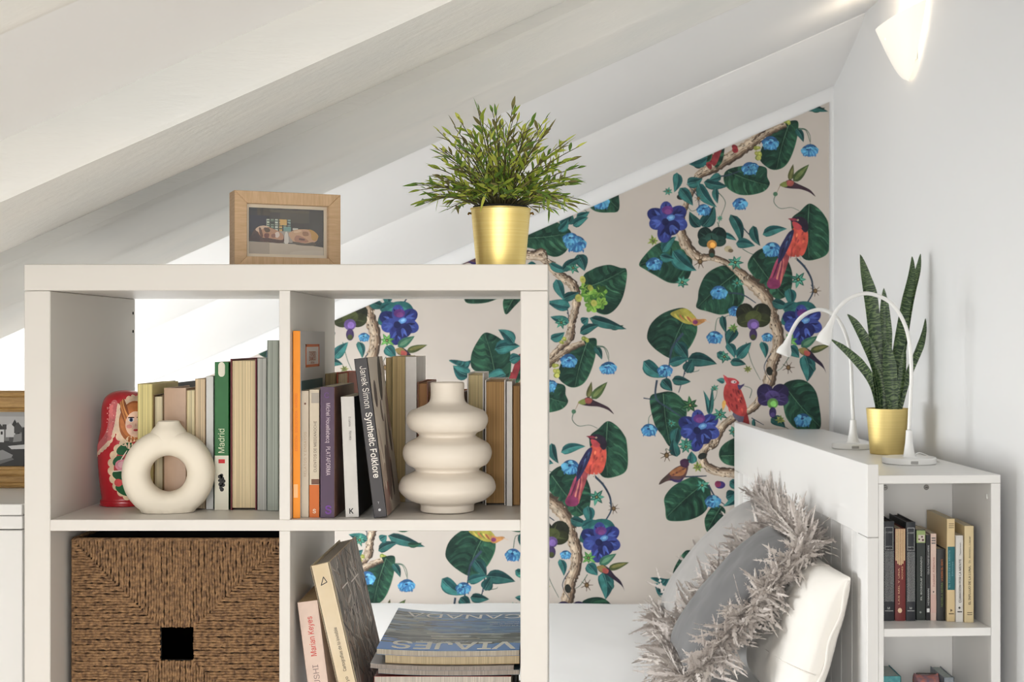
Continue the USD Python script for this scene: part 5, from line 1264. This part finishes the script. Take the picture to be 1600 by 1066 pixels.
def white_pillow():
    Yn = 2.93
    pb, pt_ = P3(1258, 1138, Yn), P3(1331, 898, Yn)
    ey = np.array([-.10, .995, 0]); ey /= np.linalg.norm(ey)
    A_ = np.linalg.norm(pt_ - pb) / 2; B_ = .25
    c = (pb + pt_) / 2 + ey * B_
    to = frame3(np.zeros(3), pt_ - pb, ey)
    th = thing('pillow', 'white cotton pillow propped against the headboard at its near end', 'pillow', c)
    mesh, base = cushion_mesh(A_, B_, .064, pinch=.03, pw=3.2, seed=5, wr=.008, back=.042, front=FRONT)
    mesh = trimesh.Trimesh(to(np.asarray(mesh.vertices)), mesh.faces, process=False)
    if mesh.volume < 0: mesh.invert()
    IV = mat('ivory_pillowcase', (243, 238, 230), .8, bump=(30, .25, .003), sheen=.1)
    part(th, 'pillowcase', mesh, IV, True)
    global PILLOW_HULL
    hu = trimesh.Trimesh((np.asarray(mesh.vertices) + c)[::23], process=False).convex_hull
    PILLOW_HULL = (hu.face_normals, (hu.face_normals * hu.triangles[:, 0]).sum(1))
    # a seam across the case and the flap's edge at its open end
    q = []
    for t in np.linspace(-.99, .4, 40):
        u_ = -.30 - .1 * (t + 1)
        e_ = max(0, (1 - abs(t) ** 4)) ** .5 * (1 - abs(u_) ** 4) ** .5
        q.append([u_ * A_, t * B_, 0.064 * max(0, (1 - abs(t) ** 3.2)) ** .5 * (1 - abs(u_) ** 3.2) ** .5 + .001])
    part(th, 'hem', tube(to(np.array(q)), .0014, 6), IV, True)
    q = [[t * A_ * .99, -1.0 * B_ * .985 - .001, .004 * math.sin(9 * t)] for t in np.linspace(-.96, .96, 30)]
    part(th, 'flap_edge', tube(to(np.array(q)), .0035, 8), IV, True)
white_pillow()

FEA = [mat('feather_grey_%d' % i, c, .8, island=.10) for i, c in enumerate(((216, 206, 199), (198, 188, 181), (226, 217, 209)))]
def feather(rnd, base, d, L, curlv, w):
    """One soft feather: a bent shaft with barbs on both sides."""
    d = d / np.linalg.norm(d); nb = 14
    t = np.linspace(0, 1, nb + 1)
    sh_ = base + d * (L * t)[:, None] + curlv * (L * t ** 2)[:, None]
    V, Fc = [], []
    tan = np.gradient(sh_, axis=0); tan /= np.linalg.norm(tan, axis=1, keepdims=True)
    s0 = np.cross(tan[0], curlv + 1e-3); s0 /= max(np.linalg.norm(s0), 1e-6)
    up = np.cross(s0, tan[0])
    prof = np.interp(t, [0, .12, .45, .8, 1], [.35, .8, 1.0, .75, .08])
    for sgn in (-1, 1):                                       # two soft vanes, split here and there
        cut = {rnd.randrange(2, nb - 1) for _ in range(5)}
        for i in range(nb):
            e0 = sh_[i] + s0 * sgn * w * prof[i] * rnd.uniform(.7, 1.1) + tan[i] * w * .45 + up * w * rnd.uniform(.1, .45)
            e1 = sh_[i + 1] + s0 * sgn * w * prof[i + 1] * rnd.uniform(.7, 1.1) + tan[i + 1] * w * .45 + up * w * rnd.uniform(.1, .45)
            if i in cut: e1 = e0 * .7 + sh_[i + 1] * .3
            k_ = len(V); V += [sh_[i], sh_[i + 1], e1, e0]; Fc += [[k_, k_ + 1, k_ + 2], [k_, k_ + 2, k_ + 3]]
            if rnd.random() < (.95 if t[i] < .5 else .6):   # loose barbs
                o = s0 * sgn * rnd.uniform(.5, 1) + tan[i] * rnd.uniform(.2, .9) + up * rnd.uniform(-.6, .6); o /= np.linalg.norm(o)
                p0 = e0; p1 = p0 + o * w * rnd.uniform(.5, 1.4); k_ = len(V); ww = tan[i] * .0007
                V += [p0 - ww, p0 + ww, p1]; Fc += [[k_, k_ + 1, k_ + 2]]
    return np.array(V), np.array(Fc)
def trimmed_cushion(label, near_bot, near_top, Yn, depth, Tk, m, seed, n_f):
    rnd = random.Random(seed)
    pb, pt_ = P3(*near_bot, Yn), P3(*near_top, Yn)
    ey = np.array([-.0577, 1, 0]); ey /= np.linalg.norm(ey)
    A_ = np.linalg.norm(pt_ - pb) / 2; B_ = depth / 2
    c = (pb + pt_) / 2 + ey * B_ + np.array([-.747, -.043, .663]) * .012
    to = frame3(np.zeros(3), pt_ - pb, ey)
    th = thing('cushion', label, 'cushion', c, group='grey velvet cushions with feather edging')
    mesh, base = cushion_mesh(A_, B_, Tk, seed=seed, back=.022, front=FRONT)
    mesh = trimesh.Trimesh(to(np.asarray(mesh.vertices)), mesh.faces, process=False)
    if mesh.volume < 0: mesh.invert()
    part(th, 'cover', mesh, m, True)
    # flange that carries the feathers
    groups = {0: ([], [], 0), 1: ([], [], 0), 2: ([], [], 0)}
    G_ = [[[], [], 0] for _ in range(3)]
    for i in range(n_f):
        s = (i + rnd.random()) / n_f * 4; e = int(s) % 4; f_ = (s - int(s)) * 2 - 1
        if e == 2 and i % 6 and seed == 11: continue
        u, v = [(1, f_), (-1, f_), (f_, 1), (f_, -1)][e]
        loc = np.array([u * A_ * .975, v * B_ * .975, 0.0])
        o = np.array([[1, 0, 0], [-1, 0, 0], [0, 1, 0], [0, -1, 0]][e], float)
        dr = o + np.array([rnd.uniform(-.75, .75), rnd.uniform(-.75, .75), rnd.uniform(-.9, .9)])
        cv = np.array([rnd.uniform(-.5, .5), rnd.uniform(-.5, .5), rnd.uniform(-.6, .6)])
        V, Fc = feather(rnd, loc, dr, rnd.uniform(.028, .055), cv * 2.3, rnd.uniform(.0046, .0085))
        g_ = G_[rnd.choice([0, 0, 1, 2])]
        g_[0].append(V); g_[1].append(Fc + g_[2]); g_[2] += len(V)
    for i, g_ in enumerate(G_):
        fv = to(np.vstack(g_[0])) + c
        fv[:, 0] = np.minimum(fv[:, 0], BX0 + .0577 * (2.88 - fv[:, 1]) - .002)      # pressed against the headboard and the bed
        fv[:, 2] = np.maximum(fv[:, 2], ZB + .007)
        d_ = fv @ PILLOW_HULL[0].T - PILLOW_HULL[1]; j_ = d_.argmax(1); m_ = d_.max(1)
        fv = fv - PILLOW_HULL[0][j_] * np.where(m_ < .002, m_ - .002, 0)[:, None]
        fm = trimesh.Trimesh(fv - c, np.vstack(g_[1]), process=False)
        part(th, 'feather_trim', fm, FEA[i], kind='stuff')
    return th
def velvet(name, a, b):
    return mat(name, a, .75, var=(7, b, 3), bump=(500, .05, .0004), sheen=.25)
V1 = velvet('light_grey_velvet', (172, 168, 165), (157, 154, 151)); V2 = velvet('mid_grey_velvet', (114, 113, 113), (96, 95, 96))
trimmed_cushion('light grey velvet cushion with feather edging, the farther of the two, by the papered wall', (1060, 991), (1221, 807), 3.66, .31, .070, V1, 11, 1500)
trimmed_cushion('darker grey velvet cushion with feather edging, the nearer of the two', (1082, 1066), (1268, 856), 3.12, .34, .066, V2, 12, 1700)

# ------------------------------------------------------------------ lamps on the headboard
WPL = mat('white_lamp_plastic', (244, 243, 240), .3)
def gooseneck(label, uc, vb, ru, neck, head, Ysign, cone_top, cable=False):
    Y = F * (CZ - ZS) / (vb - 533) + 0.045
    kk = Y / F; x = (uc - 870) * kk
    th = thing('reading_lamp', label, 'lamp', (x, Y, ZS + .0003), group='white gooseneck lamps on the headboard')
    R = ru * kk
    part(th, 'base', lathe([(.0001, 0), (R - .002, 0), (R, .002), (R, .012), (R - .001, .0145), (R - .003, .0156), (.0001, .0158)], 64), WPL, 40)
    P = lambda u, v: np.array([(u - 870) * kk - x, 0, CZ + (533 - v) * kk - ZS - .0003])
    pts = np.array([P(u, v) for u, v in neck]); dxn = pts[0, 0]
    ct = pts[0, 2]
    rc = 6.5 * kk
    part(th, 'stem_socket', lathe([(rc * 1.75, .0150), (rc * 1.35, .02), (rc * .95, ct * .6), (rc * .75, ct - .001), (rc * .6, ct), (.0001, ct)], 32).apply_translation([dxn, 0, 0]), WPL, 40)
    part(th, 'gooseneck', tube(spline(pts, 10), 3.4 * kk * .9, 12), WPL, True)
    e = pts[-1]; d = pts[-1] - pts[-2]; d /= np.linalg.norm(d)
    hl = head * kk
    hm = lathe([(3.2 * kk, -hl * .45), (4.6 * kk, -hl * .1), (5.4 * kk, 0), (6.2 * kk, hl * .22), (10.8 * kk, hl * .62), (11.6 * kk, hl * .8), (11.6 * kk, hl * .98), (11.0 * kk, hl), (9.5 * kk, hl), (9.3 * kk, hl * .86), (.0001, hl * .84)], 40)
    hm.apply_transform(trimesh.geometry.align_vectors([0, 0, 1], d)); hm.apply_translation(e)
    part(th, 'lamp_head', hm, WPL, 40)
    sw = bx(-8 * kk, 3 * kk, -R - .0009, -R + .002, .0035, .0105, .0006)
    part(th, 'switch_plate', sw, flat((176, 174, 170), .4), label='grey marked plate')
    return th, x, Y, kk, R
n1 = [(1420.5, 672), (1422, 640), (1424, 580), (1420, 530), (1409, 497), (1390, 472), (1364, 460), (1343, 460), (1322, 470), (1306, 487), (1298, 506)]
th, x, Y, kk, R = gooseneck('white gooseneck reading lamp on the headboard, the nearer one', 1420.5, 727, 41.5, n1, 33, 1, 672)
part(th, 'cable', tube(spline([(R * .2, .02, .012), (R * .6, R * .9, .020), (R * 1.0, R * 1.1, .012), (R * 1.25, R * .7, .003), (R * 1.2, R * .2, .0022)], 8), .0016, 8), WPL, True)
n2 = [(1333, 656), (1331, 610), (1329, 560), (1322, 525), (1310, 500), (1296, 488), (1280, 484), (1262, 489), (1247, 501), (1236, 520), (1231, 534)]
gooseneck('white gooseneck reading lamp on the headboard, the farther one behind the snake plant', 1332, 703, 31.5, n2, 22, 1, 656)

# ------------------------------------------------------------------ snake plant
def snake_plant():
    rnd = random.Random(8)
    Y = 3.44; kk = Y / F; xc = (1387 - 870) * kk
    zb = ZS + .0003; hp = CZ + (533 - 638) * kk - zb
    th = thing('snake_plant', 'upright snake plant with mottled sword leaves in a satin brass pot on the headboard', 'plant', (xc, Y, zb))
    ro, rb = 33 * kk, 27 * kk
    part(th, 'pot', lathe([(.0001, 0), (rb - .001, 0), (rb, .001), (ro, hp - .001), (ro - .0004, hp), (ro - .002, hp), (ro - .003, hp - .006), (rb, .01)], 64), BRASS2, 40)
    part(th, 'soil', lathe([(.0001, hp - .012), (ro * .6, hp - .011), (ro - .004, hp - .014)][::1], 40), mat('potting_soil', (52, 42, 32), .95, bump=(120, .8, .004)), True)
    n = {'p': ('principled_bsdf', {'roughness': .42}), 'a': ('attribute', {'attribute': 'tint'}), 'sx': ('separate_color', {}), 'cx': ('combine_xyz', {}), 'w': ('wave_texture', {'scale': 1.0, 'bands_direction': 'y', 'distortion': 11.0, 'detail': 4.0, 'detail_scale': 2.2}),
         'vr': ('rgb_ramp', {'ramp': [(.15, lin((40, 62, 40))), (.55, lin((58, 84, 50))), (.95, lin((112, 132, 88)))]})}
    SN = usdkit.material(stage, '/World/Looks/snake_leaf', n, [('a.color', 'w.vector'), ('w.fac', 'vr.fac'), ('vr.color', 'p.base_color')], surface='p.BSDF')
    P = lambda u, v, dy=0: np.array([(u - 870) / F * (Y + dy) - xc, dy, CZ + (533 - v) / F * (Y + dy) - zb])
    L = [([(1373, 640), (1368, 560), (1358, 470), (1350, 430), (1344, 398)], 22, -.005, .3), ([(1384, 640), (1383, 560), (1383, 500), (1381, 450)], 19, .012, -.2), ([(1392, 640), (1398, 560), (1411, 480), (1421, 432), (1425, 401)], 24, .006, .5),
         ([(1398, 640), (1409, 560), (1423, 470), (1435, 425), (1438.5, 397)], 13, .016, -.6), ([(1378, 640), (1372, 590), (1358, 548), (1338, 510), (1324, 491)], 17, -.014, .2), ([(1374, 642), (1366, 602), (1346, 570), (1320, 545), (1298, 530)], 13, -.002, -.3),
         ([(1404, 640), (1416, 590), (1434, 545), (1442, 520), (1446, 498)], 13, .01, .4), ([(1394, 641), (1390, 600), (1387, 560), (1384, 530)], 20, -.022, .1), ([(1400, 641), (1408, 600), (1412, 565), (1414, 540)], 10, -.012, -.4),
         ([(1379, 641), (1377, 610), (1372, 585), (1366, 570)], 11, -.018, .2)]
    for i, (c, wpx, dy, roll) in enumerate(L):
        q = spline([P(u, v, dy) for u, v in c], 8); m = len(q); t = np.linspace(0, 1, m)
        w = 1.15 * wpx * kk * np.interp(t, [0, .25, .55, .8, .93, 1], [.62, .9, 1.0, .6, .24, .015]) / 2
        tan = np.gradient(q, axis=0); tan /= np.linalg.norm(tan, axis=1, keepdims=True)
        rows, uv = [], []
        for j in range(m):
            a = roll * (1 + .6 * t[j]); s = np.cross([0, -1, 0], tan[j]); s /= np.linalg.norm(s); nn = np.cross(tan[j], s)
            s2 = s * math.cos(a) + nn * math.sin(a); n2_ = np.cross(tan[j], s2)
            fr = np.linspace(-1, 1, 7)
            top = q[j] + s2 * (w[j] * fr)[:, None] + n2_ * (w[j] * .45 * fr ** 2 + .0009)[:, None]; bot = q[j] + s2 * (w[j] * fr[::-1])[:, None] * .995 + n2_ * (w[j] * .45 * fr[::-1] ** 2 - .0009)[:, None]
            rows.append(np.vstack([top, bot])); f2 = np.concatenate([fr, fr[::-1]])
            uv.append(np.stack([f2 * .35 + i * 1.7, np.full(14, t[j] * np.linalg.norm(np.diff(q, axis=0), axis=1).sum() * 42 + i), np.full(14, i * .37)], 1))
        g = grid(np.array(rows), close_v=True)
        if g.volume < 0: g.invert()
        part(th, 'leaf', g, SN, True, color=np.vstack(uv))
snake_plant()

# ------------------------------------------------------------------ wall lamp
def sconce():
    yc = 3.60; xw = xr(yc)
    z_tip = CZ + (533 - 124) / F * 3.58
    th = thing('wall_lamp', 'glowing white half-bowl wall lamp high on the right wall', 'lamp', (xw, yc, z_tip), rz=TH_R)
    Hh = .185
    GL = usdkit.material(stage, '/World/Looks/lit_plaster_shade', {'p': ('principled_bsdf', {'base_color': lin((248, 244, 236)), 'roughness': .5, 'emission_color': lin((255, 246, 230)), 'emission_strength': .38})}, [], surface='p.BSDF')
    a = np.linspace(-math.pi / 2, math.pi / 2, 40)
    t = np.linspace(0, 1, 26)
    def shell(o):
        r_out = .072 * t ** .55 + .006 * t + o; r_side = .150 * t ** .62 + o
        zz = Hh * t
        X_ = -(.012 + np.outer(r_out, np.cos(a))); Y_ = np.outer(r_side, np.sin(a))
        Z_ = zz[:, None] + np.zeros_like(X_) - .035 * (t[:, None] ** 2) * np.cos(a)[None, :] * 1.0
        return np.stack([X_, Y_, Z_], -1)
    A_, B_ = shell(0), shell(-.004)
    o = grid(A_); i_ = grid(B_); i_.faces = i_.faces[:, ::-1]
    rim = grid(np.stack([A_[-1], B_[-1]], 0)); s1 = grid(np.stack([A_[:, 0], B_[:, 0]], 0)); s2 = grid(np.stack([A_[:, -1], B_[:, -1]], 0))
    part(th, 'shade', cat([o, i_, rim, s1, s2]), GL, 50)
    part(th, 'back_plate', bx(-.010, -.0004, -.045, .045, .05, .16, .002), WPL)
    part(th, 'bulb', trimesh.creation.icosphere(3, .022).apply_translation([-.055, 0, .12]), usdkit.material(stage, '/World/Looks/bulb_glow', {'e': ('emission', {'color': lin((255, 226, 186)), 'strength': 3.0})}, [], surface='e.emission'), True)
    l = UsdLux.SphereLight.Define(stage, th.path + '/lamp_light')
    l.CreateRadiusAttr(.024); l.CreateIntensityAttr(SCONCE); l.CreateColorAttr(Gf.Vec3f(1.0, .86, .68)); l.AddTranslateOp().Set(Gf.Vec3d(-.055, 0, .165))
SCONCE = 24.0
sconce()

# ------------------------------------------------------------------ books on the headboard's end shelf
G3 = 'books on the headboard end shelf'
Z4 = zsh + .0003
SIL, GOLD_, CRM = plain((176, 178, 176)), plain((206, 176, 120)), plain((232, 222, 196))
def dots(t, h, z, kk, v0, v1, fx0=.1, fx1=.9):
    ms = []; r = 0.0011; dy = .0030; zz = z(v1); row = 0
    while zz < z(v0):
        x = t * fx0 + (.0016 if row % 2 else 0)
        while x < t * fx1:
            ms.append(patch(x, x + .0013, zz, zz + .0013, -.0014)); x += .0032
        zz += dy * .62; row += 1
    return cat(ms)
def ex_hex(t, h, z, kk, v0, vb):
    return [('spine_pattern', dots(t, h, z, kk, v0 + 46, vb - 22), SIL, 'silver honeycomb dots'), ('lettering', face_text('H. P. LOVECRAFT', t * .18, z(v0 + 17), .0034, 'h', length=t * .64, y=-.0019), SIL), ('lettering', face_text('NARRATIVA', t * .2, z(v0 + 39), .0028, 'h', length=t * .6, y=-.0019), SIL), ('lettering', face_text('COMPLETA', t * .2, z(v0 + 44), .0028, 'h', length=t * .6, y=-.0019), SIL), ('emblem', face_text('M', t * .36, z(vb - 10), .0048, 'h', True, y=-.0019), SIL),
            ('spine_rule', cat([patch(t * .12, t * .88, z(v0 + 8.5), z(v0 + 7.7), -.0016), patch(t * .12, t * .88, z(vb - 7), z(vb - 8), -.0016), patch(t * .12, t * .16, z(v0 + 44), z(v0 + 8), -.0014), patch(t * .84, t * .88, z(v0 + 44), z(v0 + 8), -.0014)]), SIL)]
NAVY = mat('black_navy_cloth', (30, 33, 40), .5)
Yk = 2.965
bk('thin greenish book at the far left of the end shelf', G3, 1375.6, 1379.6, 818, 2.965, Z4, .11, (120, 128, 96), spine=True, hard=False)
bk('black hardback with silver honeycomb dots, the first from the left post', G3, 1380.5, 1397.5, 815, Yk, Z4, .15, NAVY, pages=(60, 56, 54), spine=True, ex=lambda t, h, z, kk: ex_hex(t, h, z, kk, 816, 962))
def ex_red(t, h, z, kk):
    st = [patch(t * (.02 + .16 * i), t * (.02 + .16 * i + .10), h - .0006, z(876 + [0, 6, 9, 9, 6, 0][i])) for i in range(6)]
    st = [bx(t * (.03 + .16 * i), t * (.03 + .16 * i + .11), -.0019, -.0012, z(876 + [0, 5, 7, 7, 5, 0][i]), h - .0008, 0) for i in range(6)]
    return [('spine_stripe', m, plain((224, 194, 150))) for m in st] + [('lettering', cat([face_text('LAS MIL Y UNA', t * .42, z(944), .0034, 'up', length=56 * kk, y=-.002), face_text('NOCHES', t * .74, z(905), .0034, 'up', length=20 * kk, y=-.002)]), plain((226, 180, 140))), ('emblem', affinity_cyl(t * .45, z(954), 3.4 * kk, -.0018, 8, 1.2), plain((236, 206, 170)))]
bk('dark red hardback striped cream at the top with gilt lettering', G3, 1398.5, 1415, 826, Yk, Z4, .14, mat('oxblood_cloth', (112, 36, 34), .5), spine=True, ex=ex_red)
bk('black hardback with silver honeycomb dots, right of the striped dark red book', G3, 1415.8, 1430.5, 816, Yk, Z4, .15, NAVY, pages=(60, 56, 54), spine=True, ex=lambda t, h, z, kk: ex_hex(t, h, z, kk, 817, 962))
bk('black-green book with a small picture at the head of its spine', G3, 1432, 1446, 828, Yk + .005, Z4, .13, (36, 44, 40), spine=True, hard=False,
   ex=lambda t, h, z, kk: [('spine_picture', patch(0, t, z(848.5), z(829)), plain((150, 168, 110))), ('spine_picture', patch(t * .2, t * .9, z(847), z(836), -.0004), plain((206, 196, 184))), ('spine_picture', cat([affinity_cyl(t * .62, z(839), .0022, -.0006, 10), affinity_cyl(t * .72, z(844), .0026, -.0006, 10), affinity_cyl(t * .3, z(843), .002, -.0006, 10)]), plain((92, 60, 60))),
                           ('lettering', cat([face_text('EL BOSQUE ANIMADO', t * .62, z(938), .0034, 'up', length=68 * kk)]), plain((200, 204, 198))), ('emblem', affinity_cyl(t * .45, z(957), .0024, -.0003, 6), plain((150, 156, 150)))])
bk('slim black book with white lettering, left of the pink-white spine', G3, 1446.8, 1453.5, 836, Yk + .005, Z4, .13, (32, 32, 34), spine=True, hard=False,
   ex=lambda t, h, z, kk: [('lettering', cat([face_text('VIAJE AL FONDO DE LA NOCHE', t * .75, z(898), .0034, 'up', length=46 * kk), face_text('HERMANN', t * .75, z(946), .0034, 'up', length=26 * kk)]), plain((206, 206, 204))), ('emblem', patch(t * .2, t * .85, z(957), z(951)), plain((226, 226, 224)))])
bk('pink-white slim paperback with red lettering', G3, 1454.2, 1463, 834, Yk + .003, Z4, .13, (224, 196, 182), spine=True, hard=False,
   ex=lambda t, h, z, kk: [('spine_band', cat([patch(t * .15, t * .85, z(840 + 4 * i + 2), z(840 + 4 * i)) for i in range(3)]), plain((110, 106, 104))), ('lettering', face_text('Isabel Allende', t * .70, z(917), .0038, 'up', length=46 * kk), plain((150, 74, 60))), ('emblem', affinity_cyl(t * .5, z(925), .0026, -.0003, 3), plain((60, 50, 50))), ('spine_band', patch(0, t, z(958), z(929), -.0001), plain((214, 178, 166)))])
bk('short black book with orange lettering below the leaning tan board', G3, 1463.8, 1478.5, 858, Yk + .002, Z4, .12, (32, 33, 32), spine=True, hard=True,
   ex=lambda t, h, z, kk: [('lettering', cat([face_text('LA SOMBRA DEL VIENTO', t * .62, z(908), .0040, 'up', length=34 * kk, y=-.002)]), plain((206, 116, 48))), ('lettering', face_text('NOVELA NEGRA', t * .62, z(948), .0040, 'up', length=38 * kk, y=-.002), plain((122, 140, 70)))])
bk('tall tan book with a teal panel on its spine', G3, 1479.5, 1492, 811, Yk - .008, Z4, .16, mat('tan_spine', (222, 198, 152), .5), spine=True, hard=False,
   ex=lambda t, h, z, kk: [('spine_panel', patch(t * .1, t * .99, z(922), z(854.5)), plain((34, 106, 112)), 'teal panel'), ('lettering', cat([face_text('EL PODER DE LA MENTE', t * .42, z(918), .0036, 'up', length=58 * kk, y=-.0005), face_text('Ediciones', t * .78, z(900), .0030, 'up', length=22 * kk, y=-.0005)]), plain((120, 176, 186))), ('emblem', cat([affinity_cyl(t * .55, z(954), .0036, -.0003, 3), patch(t * .25, t * .9, z(960), z(958.6))]), plain((96, 76, 50))), ('label', cat([patch(t * .25, t * .9, z(818 + 3 * i + 1.4), z(818 + 3 * i)) for i in range(3)]), plain((150, 130, 96)))])
bk('white paperback lettered CURACION POR LA MENTE', G3, 1493.5, 1505, 837, Yk - .014, Z4, .12, (232, 228, 222), spine=True, hard=False,
   ex=lambda t, h, z, kk: [('lettering', cat([face_text('CURACION POR LA MENTE', t * .72, z(942), .0046, 'up', True, length=68 * kk), face_text('Tepperwein', t * .70, z(868), .0030, 'up', length=20 * kk)]), plain((70, 68, 66))), ('emblem', cat([affinity_cyl(t * .5, z(950), .0030, -.0003, 4), patch(t * .2, t * .85, z(957), z(955.4))]), plain((60, 58, 56)))])
bk('cream paperback lettered EL INFLUJO DE LA LUNA, last on the right', G3, 1507, 1521.5, 822, Yk - .018, Z4, .13, mat('cream_spine', (224, 204, 160), .5), spine=True, hard=False,
   ex=lambda t, h, z, kk: [('lettering', cat([face_text('EL INFLUJO DE LA LUNA.', t * .66, z(945), .0044, 'up', True, length=61 * kk), face_text('Dr. Arnold L. Lieber', t * .66, z(880), .0040, 'up', length=42 * kk)]), plain((66, 54, 40))), ('label', cat([patch(t * .3, t * .85, z(957 + 3 * i + 1.2), z(957 + 3 * i)) for i in range(2)]), plain((120, 104, 80))), ('cover_edge', bx(t - .0001, t + .0004, .0005, .129, .0005, h - .0005, 0), plain((60, 50, 42)), 'dark cover edge')])
# the lower compartment: only the tops show
Z5 = zsh2 + .0003; Yl = 2.985; kl = Yl / F
def low_box(u0, u1, vt, name, label, cat_, m, dep, soft):
    x0 = (u0 - 870) * kl; w = (u1 - u0) * kl; h = CZ + (533 - vt) * kl - Z5
    th = thing(name, label, cat_, (x0, Yl, Z5))
    if soft:
        g, _ = cushion_mesh(h / 2, w / 2, dep / 2, 24, .05, 6, seed=3)
        v = np.asarray(g.vertices); g = trimesh.Trimesh(np.stack([w / 2 + v[:, 1], dep / 2 + v[:, 2], h / 2 + v[:, 0]], 1), g.faces, process=False)
        if g.volume < 0: g.invert()
        part(th, 'body', g, m, True)
        part(th, 'zip', bx(w * .1, w * .9, dep / 2 - .002, dep / 2 + .002, h * .985, h * .985 + .003, .0006), plain((60, 52, 50)))
    else:
        part(th, 'cover', cat([bx(0, .002, 0, dep, 0, h, .0004), bx(w - .002, w, 0, dep, 0, h, .0004), bx(0, w, 0, .002, 0, h, .0004)]), m)
        part(th, 'page_block', bx(.002, w - .002, .002, dep - .002, .002, h - .002, .0004), page_mat((190, 200, 196)))
low_box(1379, 1408, 1057, 'book', 'teal-backed thick book whose top just shows at the bottom edge of the picture', 'book', mat('teal_print', (40, 120, 130), .5, var=(60, (96, 170, 170))), .105, False)
low_box(1434, 1473, 1058, 'pouch', 'pink patterned pouch whose top just shows at the bottom edge of the picture', 'pouch', mat('pink_print', (206, 130, 112), .8, var=(90, (120, 110, 130), 6)), .07, True)
low_box(1474, 1491, 1059, 'book', 'grey-blue book beside the pink patterned pouch', 'book', mat('greyblue_print', (110, 122, 134), .5, var=(60, (150, 156, 160))), .105, False)
